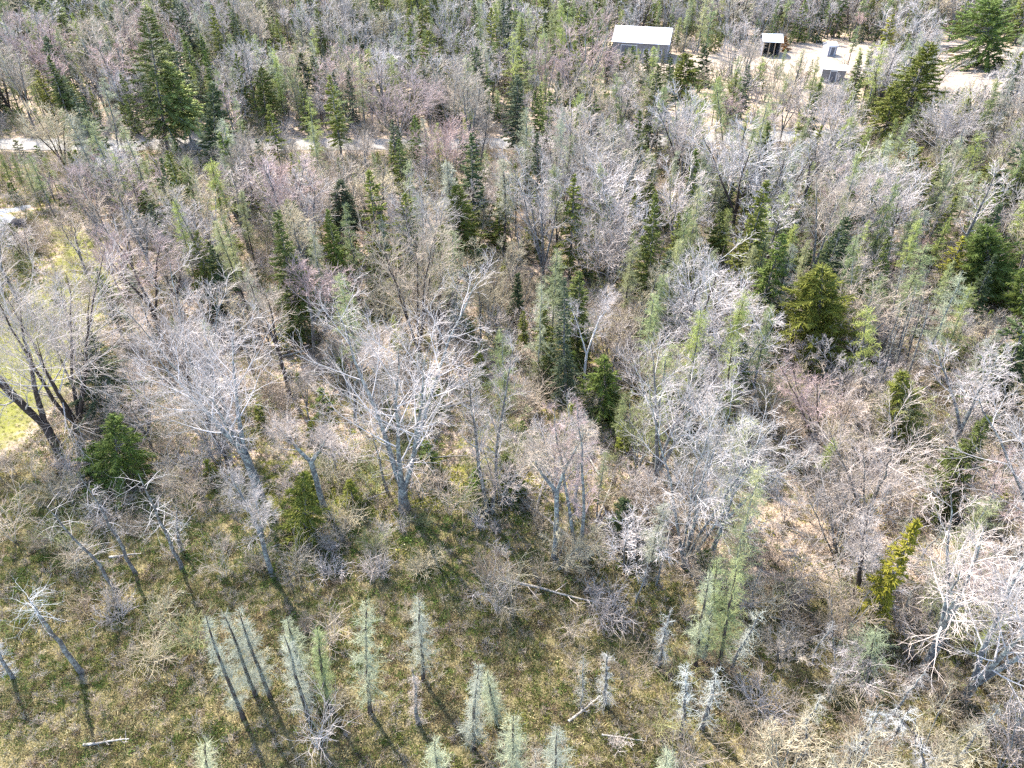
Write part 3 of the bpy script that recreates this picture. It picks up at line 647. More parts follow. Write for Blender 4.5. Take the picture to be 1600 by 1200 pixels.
HM = [
 (11, 122, 672, 50, 385, 330, 6, 0.05, 0.36, "large many-stemmed bare maple with dark brown trunks on the lawn corner", "the dark many-stemmed maple by the lawn", GREY, M_BARK_DARK),
 (12, 92, 706, -40, 470, 190, 3, 0.22, 0.32, "dark forked bare maple at the bottom corner of the yellow-green lawn", "the forked maple at the lawn's bottom corner", GREY, M_BARK_DARK),
 (13, 404, 772, 290, 512, 240, 3, 0.30, 0.30, "broad bare maple with white fanning crown at the bog edge", "the broad white-crowned maple at the bog edge", WHITE, M_BARK_PALE),
 (14, 425, 893, 372, 735, 110, 2, 0.35, 0.15, "leaning lichen-grey hardwood standing farthest out into the bog edge", "the leaning grey hardwood in the bog edge", GREY, M_BARK_PALE),
 (15, 632, 793, 640, 478, 290, 4, 0.13, 0.36, "great bare maple with two thick pale trunks in the middle of the bog edge", "the great twin-trunked maple", WHITE, M_BARK_PALE),
 (16, 765, 802, 752, 500, 120, 2, 0.0, 0.17, "tall bare tree with paired ivy-dark trunks beside the great twin-trunked maple", "the paired trunks beside the great maple", GREY, M_BARK),
 (17, 507, 797, 470, 640, 100, 2, 0.55, 0.20, "blue-grey snag of a hardwood with drooping broken limbs beside a small yellow fir", "the blue-grey broken hardwood", GREY, M_BARK_PALE),
 (18, 866, 872, 868, 640, 100, 2, 0.5, 0.16, "straight grey hardwood with low drooping branches fanned onto the bog", "the grey hardwood with drooping low branches", WARM, M_BARK_PALE),
 (19, 905, 868, 902, 560, 95, 2, 0.02, 0.15, "pair of slim pale stems rising from one foot at the bog edge", "the slim paired pale stems", PINK, M_BARK_PALE),
 (20, 1068, 885, 1150, 590, 250, 6, 0.03, 0.20, "spreading clump of white bare stems fanning wide above a dark mossy foot", "the fanning clump of white stems", WHITE, M_BARK_PALE),
 (21, 1110, 872, 1230, 640, 120, 2, 0.3, 0.15, "bare hardwood leaning hard to one side out of the white clump", "the leaning stem of the white clump", GREY, M_BARK_PALE),
 (22, 1276, 724, 1262, 560, 110, 3, 0.2, 0.13, "small pinkish-budded maple under the big olive spruce", "the small pink-budded maple", PINK, M_BARK_DARK),
 (23, 1253, 722, 1232, 640, 60, 2, 0.3, 0.09, "short twiggy bare maple with dark forked stem in a tan clearing", "the short forked maple on tan litter", WARM, M_BARK_DARK),
 (24, 1335, 845, 1385, 640, 190, 4, 0.15, 0.16, "grey multi-stemmed hardwood in the middle of the tangled wood", "the grey multi-stemmed hardwood in the tangle", GREY, M_BARK),
 (25, 1328, 946, 1362, 800, 90, 2, 0.3, 0.16, "dark-trunked bare tree beside the leaning yellow spruce", "the dark trunk beside the yellow spruce", GREY, M_BARK_DARK),
 (26, 1446, 1042, 1520, 800, 190, 3, 0.25, 0.24, "thick dark-footed bare maple with white limbs reaching over the bog", "the thick dark-footed maple", WHITE, M_BARK_PALE),
 (27, 1500, 1096, 1660, 840, 260, 3, 0.12, 0.24, "low-forking bare tree with long white arching limbs over shaded bog", "the low-forking white tree in shaded bog", WHITE, M_BARK_PALE),
 (28, 1480, 722, 1545, 520, 130, 3, 0.25, 0.18, "pale leaning hardwood with a broad cream trunk above the white tangle", "the cream-trunked leaning hardwood", WHITE, M_BARK_PALE),
 (29, 1610, 900, 1690, 600, 260, 5, 0.1, 0.22, "wide white-twigged bare tree filling the wood's outer edge", "the wide white-twigged tree", WHITE, M_BARK_PALE),
 (30, 912, 602, 928, 462, 80, 3, 0.35, 0.11, "slender white birch with a clean pale stem in the middle wood", "the slender white birch", WHITE, M_BIRCH),
 (31, 492, 560, 482, 408, 110, 2, 0.4, 0.15, "bare hardwood with a pale curved fork above rusty leaf litter", "the pale curved-fork hardwood", PINK, M_BARK),
 (32, 945, 462, 950, 338, 120, 6, 0.1, 0.15, "dense round-crowned grey maple in the middle of the wood", "the round-crowned grey maple", GREY, M_BARK),
 (33, 848, 440, 838, 232, 130, 5, 0.12, 0.2, "tall fan-shaped grey maple above the dark spruce pair", "the tall fan-shaped grey maple", GREY, M_BARK),
 (34, 452, 620, 405, 440, 100, 2, 0.45, 0.16, "dark straight-stemmed hardwood behind the white-crowned maple", "the dark straight hardwood", WARM, M_BARK_DARK),
 (35, 252, 530, 200, 355, 120, 3, 0.3, 0.19, "bare maple with reddish-brown stem at the lawn's wooded side", "the reddish-stemmed maple beside the lawn", PINK, M_BARK_DARK),
 (36, 285, 508, 262, 380, 100, 2, 0.4, 0.15, "upright bare hardwood next to the reddish-stemmed maple", "the upright hardwood near the lawn", WARM, M_BARK_DARK),
 (37, 705, 300, 700, 205, 120, 5, 0.15, 0.16, "purple-grey round maple on the near side of the road", "the purple-grey maple near the road", PINK, M_BARK),
 (38, 1300, 262, 1288, 170, 110, 4, 0.15, 0.14, "white-grey maple in front of the pale road stretch", "the white-grey maple before the road", WHITE, M_BARK),
 (39, 1462, 260, 1500, 172, 130, 6, 0.05, 0.15, "pale vase-shaped maple clump with white stems near the road", "the vase-shaped white maple clump", WHITE, M_BARK_PALE),
 (40, 620, 235, 640, 140, 140, 5, 0.15, 0.16, "rosy-topped maple on the far side of the road", "the rosy-topped maple across the road", PINK, M_BARK),
 (41, 555, 660, 575, 480, 90, 2, 0.4, 0.13, "slim pale hardwood just behind the great twin-trunked maple", "the slim hardwood behind the great maple", GREY, M_BARK),
]
for sd, bx, by, tx, ty, w_, st, fk, r0, lab, sh, col, bk in HM:
    big = w_ >= 190
    hero_maple(sd, bx, by, tx, ty, w_, st, fk, r0, lab, sh, col, bk, detail=3 if w_ >= 230 else 2, low=0.22 if big else 0.3,
               kind="birch_tree" if bk is M_BIRCH else "bare_maple", cat="birch" if bk is M_BIRCH else "bare tree", rmin=0.0105 if by > 560 else 0.016)
# live conifers
HS = [
 (1272, 572, 1284, 415, 135, OLIVE, "broad olive spruce, the widest conifer of the middle wood", "the broad olive spruce", 0.05),
 (1548, 480, 1545, 342, 100, FIRN, "bright-sided green spruce on the wood's outer edge above bare brush", "the bright-sided green spruce", 0.08),
 (1398, 700, 1412, 578, 78, OLIVE, "yellow-green fir standing between two bare tangles", "the yellow-green fir", 0.04),
 (187, 752, 178, 650, 95, FIRN, "full green young fir just beyond the lawn maples' shadow", "the full green young fir", 0.0),
 (150, 745, 146, 690, 45, FIRN, "small green fir tucked against the full young fir", "the small tucked-in fir", 0.0),
 (478, 835, 472, 740, 66, OLIVE, "yellow-green fir casting dark shade onto the bog", "the yellow-green fir at the bog edge", 0.0),
 (946, 652, 944, 560, 75, FIRN, "dense dark green fir low among bare saplings", "the dense dark fir", 0.0),
 (978, 855, 975, 782, 60, DARKN, "dark stubby fir under grey dead twigs near the white clump", "the dark stubby fir", 0.0),
 (722, 420, 712, 290, 66, OLIVE, "olive spruce with a clear lit side above tall grey trunks", "the lit olive spruce in the middle wood", 0.2),
 (755, 470, 748, 385, 50, DARKN, "dark slim spruce right behind the grey lichened pole", "the dark slim spruce", 0.1),
 (592, 488, 583, 393, 48, MIDN, "neat cone-shaped spruce alone in a pale budding gap", "the neat cone-shaped spruce", 0.0),
 (552, 402, 533, 280, 46, BLUEN, "spruce on a long bare stem above the pale gap", "the long-stemmed spruce", 0.45),
 (1120, 420, 1124, 330, 42, MIDN, "narrow green spruce among grey poles", "the narrow green spruce among poles", 0.05),
 (1018, 362, 1015, 278, 45, MIDN, "narrow olive spruce above the round-crowned grey maple", "the narrow olive spruce", 0.05),
 (340, 268, 328, 128, 62, DARKN, "dark pointed spruce in front of the road beside a dead pine", "the dark pointed spruce before the road", 0.05),
 (418, 205, 408, 104, 50, MIDN, "mid green spruce across the road from the dark pointed one", "the mid green spruce across the road", 0.1),
 (262, 232, 222, 12, 90, MIDN, "towering ragged spruce rising from the roadside to the photo's top", "the towering ragged spruce", 0.12),
 (300, 225, 262, 95, 70, LIME, "soft light green pine leaning beside the towering spruce", "the soft light green pine", 0.25),
 (1068, 152, 1073, 82, 72, OLIVE, "broad yellow-olive spruce in front of the white-roofed shed's corner", "the broad yellow-olive spruce by the shed", 0.0),
 (1098, 130, 1104, 70, 34, DARKN, "dark narrow spruce behind the broad yellow-olive one", "the dark spruce by the shed", 0.05),
 (972, 155, 973, 90, 38, OLIVE, "neat yellow-tipped spruce below the shed", "the yellow-tipped spruce below the shed", 0.0),
 (1015, 140, 1010, 74, 32, MIDN, "grey-green spruce standing before the shed wall", "the grey-green spruce before the shed", 0.1),
 (882, 130, 882, 80, 26, MIDN, "pointed small spruce on the far side of the road", "the pointed small far spruce", 0.0),
 (1402, 212, 1452, 66, 100, OLIVE, "tall heavy olive spruce leaning beside the sandy yard", "the tall heavy olive spruce", 0.05),
 (1378, 225, 1400, 130, 60, OLIVE, "yellow-sided spruce below the tall heavy one", "the yellow-sided spruce by the road", 0.05),
 (1545, 105, 1548, -5, 105, (0.095, 0.135, 0.025), "rounded bright green pine beyond the timber heap", "the bright green rounded pine", 0.0),
 (810, 250, 808, 118, 44, BLUEN, "tall dark larch-like spruce standing across the road line", "the tall spruce across the road line", 0.2),
 (236, 372, 222, 298, 46, MIDN, "small dark spruce among warm bare crowns", "the small dark spruce by warm crowns", 0.15),
 (332, 505, 305, 360, 70, OLIVE, "sparse olive spruce on a thin dark stem over brown litter", "the sparse olive spruce", 0.4),
 (180, 650, 140, 520, 90, BLUEN, "ragged half-bare spruce behind the lawn maples", "the ragged half-bare spruce", 0.1),
 (885, 640, 880, 438, 58, BLUEN, "thin blue-green spruce with visible pole stem in the middle wood", "the thin blue-green spruce", 0.05),
 (812, 520, 808, 425, 26, DARKN, "dark lichened pole of a spruce with stubby branches", "the dark lichened pole", 0.1),
 (1350, 990, 1438, 822, 52, YELN, "leaning golden yellow spruce with layered boughs", "the leaning golden spruce", 0.05),
 (1105, 905, 1100, 862, 50, FIRN, "low mossy green fir at the foot of the white clump", "the low mossy fir", 0.0),
 (1590, 520, 1600, 420, 70, FIRN, "grey-green fir cut by the photo's edge above bare brush", "the grey-green fir at the edge", 0.0),
 (795, 775, 790, 715, 42, FIRN, "small fresh green fir between grey trunks", "the small fresh fir", 0.0),
 (1440, 300, 1405, 205, 50, OLIVE, "olive spruce tight against the vase-shaped white clump", "the olive spruce by the white clump", 0.1),
 (1228, 78, 1228, 55, 16, (0.25, 0.11, 0.03), "small rust-brown dying conifer beside the tin-roofed shelter", "the rust-brown conifer", 0.0),
]
for i, (bx, by, tx, ty, w_, col, lab, sh, base) in enumerate(HS):
    P, h, lx, W = hero_geom(bx, by, tx, ty, w_)
    near = by > 380
    dens = 58 if near else 34
    nb = int(np.clip(h * (20 if near else 13), 50, 210)); W *= 0.8 if 'thin' in lab or 'slim' in lab else 1.3; dens *= 0.5 if 'thin' in lab else 1.0
    round_ = "rounded" in lab
    a_, b_, c_ = spruce(200 + i, h, W, nb, dens * (0.6 if "ragged" in lab or "sparse" in lab else 1.0), base, rs=0.034 if near else 0.06,
                        power=0.45 if round_ else 0.8, nmax=(2500 if near else 1300) * max(1.0, W / 3.6) ** 1.2, one=min(1.5, max(1.0, W / 5.5)), gap=0.3 if "ragged" in lab or "sparse" in lab or "golden" in lab else 0.08, lump=0.3)
    t = place("pine_tree" if "pine" in lab.split(" beyond")[0] and round_ else "spruce_tree" if "fir" not in lab else "fir_tree", P, h, lab, "pine" if round_ else "fir" if "fir" in sh else "spruce", 0.0, (lx / h, 0))
    part("trunk", a_.mesh("trunk", M_BARK), t)
    part("crown", merged("crown", [(c_, M_NEEDLE), (b_, M_BARK)]), t, col)
    HERO.append((P, h, sh)); KEEP.append((P[0], P[1], max(1.0, W * 0.3))); FRAME.append(((bx + tx) / 2, ty, by, w_ * 1.2, P[1]))
# pale larches and lichened dead spruces of the bog
HL = [
 ("larch_tree", 383, 1128, 325, 966, 42, MIST, "outermost of the three leaning larches, longest dark pole of the bog", "the longest leaning larch pole"),
 ("larch_tree", 402, 1092, 350, 960, 34, MIST, "middle one of three leaning larches close together in the bog", "the middle leaning larch"),
 ("larch_tree", 425, 1096, 382, 962, 38, MIST, "innermost of the three leaning larches, with wispy grey top", "the innermost leaning larch"),
 ("larch_tree", 484, 1130, 441, 995, 46, MIST, "pale larch with thick crooked foot and broken lower branches", "the larch with a crooked foot"),
 ("larch_tree", 474, 1072, 450, 972, 34, PALE, "slim greenish larch directly behind the crooked-footed larch", "the greenish larch behind the crooked one"),
 ("larch_tree", 515, 1106, 492, 985, 40, SAGE, "thin brownish-green larch next to the fluffiest larch", "the thin brownish-green larch"),
 ("larch_tree", 578, 1114, 566, 932, 66, PALE, "fluffiest and tallest pale green larch of the open bog", "the fluffiest pale larch"),
 ("larch_tree", 661, 1062, 650, 928, 40, MIST, "straight bluish larch with a star-shaped foot alone in the bog", "the straight bluish larch"),
 ("larch_tree", 740, 1168, 748, 1035, 46, MIST, "greyish larch with bare broken lower twigs at the bog's front", "the greyish larch with broken twigs"),
 ("larch_tree", 776, 1132, 764, 1052, 40, PALE, "small soft green larch touching the greyish larch", "the small soft green larch"),
 ("larch_tree", 682, 1262, 680, 1150, 62, PALE, "pale fluffy larch top rising from the photo's lower edge", "the fluffy larch top at the lower edge"),
 ("larch_tree", 800, 1240, 800, 1108, 58, PALE, "dense misty green larch at the lower edge beside dead twigs", "the misty larch at the lower edge"),
 ("larch_tree", 868, 1262, 866, 1140, 60, MIST, "white-topped larch at the lower edge", "the white-topped larch"),
 ("larch_tree", 330, 1290, 318, 1150, 52, PALE, "wispy larch tip under the three leaning larches", "the wispy larch tip"),
 ("larch_tree", 1040, 1290, 1042, 1165, 46, PALE, "faint green larch top below the lichened snags", "the faint larch top"),
 ("larch_tree", 1086, 1046, 1112, 896, 50, PALE, "tall soft larch, first of the close green trio beside brown bog", "the first tall larch of the trio"),
 ("larch_tree", 1122, 1046, 1152, 868, 56, SAGE, "greenest and tallest larch of the close trio", "the greenest larch of the trio"),
 ("larch_tree", 1098, 1036, 1128, 875, 46, SAGE, "hindmost larch of the close green trio", "the hindmost larch of the trio"),
 ("larch_tree", 1352, 1066, 1368, 985, 110, (0.24, 0.27, 0.16), "round pale green lichened larch beside the thick dark-footed maple", "the round pale green larch"),
 ("larch_tree", 1128, 700, 1152, 520, 52, LIME, "soft lime-green larch above the fanning white clump", "the soft lime-green larch"),
 ("larch_tree", 1340, 620, 1352, 472, 60, LIME, "light green hazy larch beside dark leaning poles", "the hazy light green larch"),
 ("larch_tree", 812, 180, 800, 45, 58, LIME, "bright lime larch on the far side of the road", "the bright lime larch"),
 ("larch_tree", 1130, 230, 1118, 120, 56, SAGE, "soft grey-green larch below the broad yellow-olive spruce", "the soft grey-green larch"),
 ("dead_spruce", 1066, 1152, 1076, 1040, 46, (0.40, 0.42, 0.39), "white lichen-shagged dead spruce in the snag cluster", "the white shaggy snag"),
 ("dead_spruce", 1096, 1140, 1125, 1050, 46, (0.37, 0.39, 0.36), "short thick lichened snag with a bent top", "the short thick snag"),
 ("dead_spruce", 944, 1096, 956, 1022, 34, (0.33, 0.34, 0.32), "small grey shaggy snag among low dead twigs", "the small grey shaggy snag"),
 ("dead_spruce", 1028, 1040, 1046, 945, 34, (0.36, 0.37, 0.35), "slim pale snag just left of the green larch trio", "the slim pale snag by the trio"),
 ("dead_spruce", 1140, 1052, 1182, 955, 46, (0.36, 0.39, 0.34), "shaggy pale snag leaning over the dark brown bog", "the shaggy snag over brown bog"),
 ("dead_spruce", 1316, 1215, 1372, 1112, 52, (0.37, 0.38, 0.37), "bare white snag with raked twigs at the lower edge", "the raked white snag"),
 ("dead_spruce", 1372, 1200, 1418, 1100, 46, (0.40, 0.41, 0.40), "long curved white snag beside the raked one", "the curved white snag"),
 ("dead_spruce", 1440, 1250, 1440, 1150, 50, (0.36, 0.36, 0.35), "stubby white snag cut by the lower edge", "the stubby white snag"),
 ("dead_spruce", 652, 1128, 646, 1036, 30, (0.30, 0.27, 0.24), "short crooked brown snag below the straight bluish larch", "the short crooked snag"),
 ("dead_spruce", 130, 1052, 46, 930, 70, (0.37, 0.38, 0.38), "thick grey snag with a starburst of white twigs at its top", "the thick starburst snag"),
 ("dead_spruce", 20, 1060, -20, 985, 30, (0.32, 0.33, 0.33), "short dark-barked snag at the photo's edge in the bog", "the short snag at the bog's edge"),
 ("dead_spruce", 188, 922, 72, 780, 60, (0.32, 0.30, 0.29), "long leaning bare snag with a pale split foot", "the long leaning snag"),
 ("dead_spruce", 212, 896, 118, 752, 50, (0.32, 0.30, 0.30), "slender leaning snag behind the long leaning one", "the slender leaning snag"),
 ("dead_spruce", 284, 890, 215, 742, 90, (0.37, 0.36, 0.36), "crooked grey snag with wide tangled white head", "the crooked snag with tangled head"),
 ("dead_spruce", 283, 862, 277, 798, 26, (0.35, 0.34, 0.33), "short straight stub beside the crooked tangled snag", "the short straight stub"),
 ("dead_spruce", 345, 262, 395, 200, 60, (0.36, 0.35, 0.34), "dead pine with pale drooping limbs behind the dark pointed spruce", "the dead pine by the road"),
 ("dead_spruce", 712, 560, 712, 418, 46, (0.36, 0.37, 0.37), "blue-grey lichened pole rising behind the great twin-trunked maple", "the blue-grey lichened pole"),
 ("dead_spruce", 1372, 470, 1398, 330, 40, (0.32, 0.30, 0.30), "grey dead spruce beside the row of dark leaning poles", "the grey dead spruce by the poles"),
 ("dead_spruce", 1178, 560, 1190, 500, 34, (0.40, 0.38, 0.37), "white broken snag stub in the pole wood", "the white broken stub"),
]
for i, (kd, bx, by, tx, ty, w_, col, lab, sh) in enumerate(HL):
    P, h, lx, W = hero_geom(bx, by, tx, ty, w_)
    if kd == "larch_tree":
        far = by < 640
        a_, c_ = larch(400 + i, h, W * (1.05 + 0.35 * ((i * 7) % 5) / 4), 100 + 14 * ((i * 3) % 5) if not far else 90, 110 if not far else 50, 0.14, 0.0058 if not far else 0.012, trunk_r=0.10, ln0=0.27 if not far else 0.34, crook=0.005)
        t = place(kd, P, h, lab, "larch", 0.0, (lx / h, 0))
        part("trunk", a_.mesh("trunk", M_BARK_DARK if not far else M_BARK), t); part("crown", c_.mesh("crown", M_THREAD), t, col)
    else:
        tall = "starburst" in lab or "tangled" in lab or "leaning bare" in lab or "slender leaning" in lab
        a_, c_ = deadspruce(400 + i, h, W * (1.15 if tall else 1.2), 26 if tall else 64, 0.78 if "starburst" in lab else 0.4 if tall else 0.12, 0.008, 2 if tall else 12, trunk_r=0.145 if "thick" in lab else 0.1, r=0.011)
        t = place(kd, P, h, lab, "dead tree", 0.0, (lx / h, 0))
        part("trunk", a_.mesh("trunk", M_BARK), t); part("crown", c_.mesh("crown", M_TWIG), t, col)
    HERO.append((P, h, sh)); KEEP.append((P[0], P[1], 0.7)); FRAME.append(((bx + tx) / 2, ty, by, w_ * 1.2, P[1]))
# dark leaning poles: thin half-dead larches packed together
POLES = [(1370, 600, 1408, 470), (1385, 625, 1428, 470), (1400, 640, 1455, 465), (1412, 585, 1448, 450), (1335, 600, 1360, 480), (1362, 648, 1405, 500),
         (1392, 590, 1432, 440), (1420, 540, 1450, 420), (1345, 560, 1378, 420), (1378, 560, 1415, 400)]
POLES.sort()
ORDW = ["first", "second", "third", "fourth", "fifth", "sixth", "seventh", "eighth", "ninth", "tenth", "eleventh", "twelfth", "thirteenth", "fourteenth", "fifteenth", "sixteenth"]
for i, (bx, by, tx, ty) in enumerate(POLES):
    P, h, lx, W = hero_geom(bx, by, tx, ty, 18)
    a_, c_ = larch(470 + i, h, W, 50, 12, 0.35, 0.008, trunk_r=0.085, ln0=0.2)
    t = place("larch_tree", P, h, f"bare dark leaning pole, {ORDW[i]} of ten from the hazy larch side", "larch", 0.0, (lx / h, 0), "dark leaning poles standing close together")
    part("trunk", a_.mesh("trunk", M_BARK), t); part("crown", c_.mesh("crown", M_THREAD), t, (0.30, 0.29, 0.25)); KEEP.append((P[0], P[1], 0.5))
HERO.append((at(1385, 600), 8, "the row of dark leaning poles"))
# ------------------------------------------------------------------ fallen logs
LOGS = [(762, 902, 960, 946, 0.10, "long pale fallen trunk lying across the bog before the white clump"), (1206, 1030, 1312, 980, 0.06, "thin white fallen pole slanting over brown bog"),
        (425, 858, 520, 822, 0.05, "thin pale fallen stem in front of the bog edge fir"), (172, 873, 222, 867, 0.08, "short white fallen bough beside the leaning snags"),
        (134, 1168, 205, 1160, 0.07, "short white fallen bough in the open bog's front"), (1480, 520, 1522, 545, 0.09, "pale fallen log below the bright-sided spruce"),
        (1150, 438, 1188, 478, 0.10, "pale fallen log in the pole wood beside the narrow green spruce"), (888, 1128, 938, 1088, 0.07, "slanting broken pole in the bog beside the small shaggy snag"),
        (1188, 565, 1212, 640, 0.10, "pale slanting trunk leaning above the small pink maple"), (560, 792, 615, 770, 0.06, "brown fallen stem near the great maple's foot"),
        (1200, 968, 1310, 1000, 0.05, "dead twiggy top lying on the bog beside the white pole"), (1220, 865, 1245, 866, 0.12, "dark rotten log in tan litter of the tangle"),
        (440, 560, 500, 545, 0.09, "old fallen trunk over rusty litter near the curved-fork hardwood"), (940, 1150, 1010, 1160, 0.05, "broken branch lying below the shaggy snags")]
def put_log(i, a, b, r, lab, group=None, me=None):
    c = (a + b) / 2; L = float(np.linalg.norm(b - a))
    if me is None: lg, st = log_geo(600 + i, L, r, 8); me = (lg.mesh("log_body", M_LOG), st.mesh("branch_stub", M_TWIG)); s = 1
    t = thing("fallen_log", lab, "log", (c[0], c[1], float(gz(c[0], c[1])) + 0.12), math.atan2(b[1] - a[1], b[0] - a[0]), group)
    link("log_body", me[0], t); o = link("branch_stub", me[1], t); o.color = (0.42, 0.38, 0.35, 1); o["kind"] = "stuff"; return t, me
for i, (x0, y0, x1, y1, r, lab) in enumerate(LOGS): put_log(i, at(x0, y0)[:3], at(x1, y1)[:3], r, lab)
log_me = []
# ------------------------------------------------------------------ kinds of tree shared by the many
hidden = bpy.data.collections.new("plant_sources")        # sources of the ground cover and the far woods, not in the scene themselves
def proto_single(name, me, col):
    o = bpy.data.objects.new(name, me); o.color = (*col, 1); return o
def src_collection(name, objs):
    c = bpy.data.collections.new(name)
    for o in objs: c.objects.link(o)
    return c
def bare_proto(seed, detail, rmin, H=12.0, W=8.0, stems=4, fork=0.2, low=0.25):
    parts, cr = maple(seed, H, W, stems, fork, None, detail, rmin, low)
    tg = Geo()
    for p in parts:
        for v, a in zip(p.v, p.a): pass
        off = tg.n; tg.v += p.v; tg.a += p.a; tg.q += [q + off for q in p.q]; tg.n += p.n
    return tg, cr
PR = {"bare": {}, "spruce": {}, "larch": {}, "dead": {}}
BK = [M_BARK, M_BARK_DARK, M_BARK, M_BARK_PALE, M_BARK]
def mk(kind, lod, geos, crown_mat, bark):
    """(trunk mesh, crown mesh, joined mesh, height, width)"""
    tg, cr, extra, H, W = geos
    cm = [(cr, crown_mat)] + ([(extra, bark)] if extra else [])
    if lod < 2: tm = tg.mesh("trunk", bark); c = merged("crown", cm)
    else: tm = c = None
    return tm, c, (lambda: merged(kind, cm + [(tg, bark)])), H, W
def get(seq, i): return seq[i % len(seq)]
for lod, (n, det, rm) in enumerate([(9, 2, 0.0125), (8, 1, 0.020), (6, 0, 0.032)]):
    L_ = []
    for i in range(n):
        st = [4, 5, 2, 6, 3, 1, 4, 2, 5][i]; W = [8, 9, 5.5, 8.5, 6.5, 4.6, 7.5, 5.2, 8][i]; fk = [0.2, 0.12, 0.4, 0.03, 0.3, 0, 0.25, 0.0, 0.18][i]
        tg, cr = bare_proto(50 + i + lod * 20, det, rm, 12.0, W, st, fk if st > 1 else 0.15, 0.22 if st > 3 else 0.3)
        L_.append(mk("bare", lod, (tg, cr, None, 12.0, W), M_TWIG, get(BK, i)))
    PR["bare"][lod] = L_
for lod, (n, nb, per, rs_n) in enumerate([(6, 170, 46, 0.038), (6, 110, 28, 0.06), (5, 70, 17, 0.095)]):
    L_ = []
    for i in range(n):
        W = [3.6, 2.8, 4.6, 2.4, 3.2, 4.0, 2.6][i]; bs = [0.08, 0.3, 0.02, 0.4, 0.15, 0.1, 0.5][i]; gp = [0.08, 0.25, 0.05, 0.35, 0.12, 0.1, 0.3][i]
        a_, b_, c_ = spruce(120 + i + lod * 20, 10.0, W, nb, per, bs, gap=gp, rs=rs_n, lump=0.3, nmax=[2900, 1500, 700][lod])
        L_.append(mk("spruce", lod, (a_, c_, b_ if lod < 2 else None, 10.0, W), M_NEEDLE, M_BARK))
    PR["spruce"][lod] = L_
for lod, (n, nb, per, r) in enumerate([(6, 130, 70, 0.0075), (6, 90, 46, 0.015), (4, 60, 26, 0.030)]):
    L_ = []
    for i in range(n):
        W = [2.8, 2.1, 3.4, 1.8, 2.6, 3.2][i]; bs = [0.3, 0.45, 0.2, 0.5, 0.35, 0.25][i]
        a_, c_ = larch(160 + i + lod * 20, 10.0, W, nb, per, bs, r, trunk_r=0.085 + 0.01 * lod, ln0=0.26 + 0.08 * lod, crook=0.006, nmax=[4500, 2600, 1300][lod])
        L_.append(mk("larch", lod, (a_, c_, None, 10.0, W), M_THREAD, get([M_BARK, M_BARK_DARK, M_BARK_PALE], i)))
    PR["larch"][lod] = L_
for lod, (n, nb, r) in enumerate([(4, 60, 0.012), (4, 40, 0.02), (3, 28, 0.035)]):
    L_ = []
    for i in range(n):
        a_, c_ = deadspruce(190 + i + lod * 10, 8.0, 2.2, nb, 0.15, 0.012, 8 if lod == 0 else 3, r=r)
        L_.append(mk("dead", lod, (a_, c_, None, 8.0, 2.2), M_TWIG, M_BARK_PALE))
    PR["dead"][lod] = L_

# ------------------------------------------------------------------ where the many stand
def jitter_grid(rng, s, x0, x1, y0, y1):
    X, Y = np.meshgrid(np.arange(x0, x1, s), np.arange(y0, y1, s))
    X = X + rng.uniform(-0.5, 0.5, X.shape) * s; Y = Y + rng.uniform(-0.5, 0.5, Y.shape) * s
    return X.ravel(), Y.ravel()
KA = np.array(KEEP); BA = np.array(BLD)
def free(x, y, margin=0.0, keep=1.0):
    ok = (road_dist(x, y) > ROAD_W / 2 + 1.0 + margin) & (~inside(x, y, LAWN) | ((y > 53) & (np.sin(x * 12.9 + y * 78.2) > 0.7))) & ~inside(x, y, DRIVE) & ~inside(x, y, SAND) & ~inside(x, y, SAND2)
    for bx, by, r in BA: ok &= np.hypot(x - bx, y - by) > r
    if keep:
        for kx, ky, r in KA: ok &= np.hypot(x - kx, y - ky) > r * keep
    return ok
SIGHT = [(-60, 130, 234, 0.8, 420), (205, 320, 234, 0.85, 420), (395, 545, 236, 0.85, 420), (560, 612, 236, 0.6, 420), (765, 808, 236, 0.8, 420), (1205, 1290, 222, 0.85, 400), (1358, 1390, 214, 0.7, 380),
         (-80, 62, 338, 0.92, 520), (690, 722, 234, 0.6, 400), (845, 872, 234, 0.5, 400), (1100, 1135, 228, 0.6, 400), (905, 950, 230, 0.5, 400), (1000, 1040, 229, 0.5, 400), (1055, 1290, 108, 0.7, 240), (1275, 1335, 116, 0.9, 240), (1452, 1512, 132, 0.85, 240), (950, 1052, 67, 1.0, 240), (1185, 1228, 70, 0.9, 240), (900, 950, 100, 0.5, 240)]
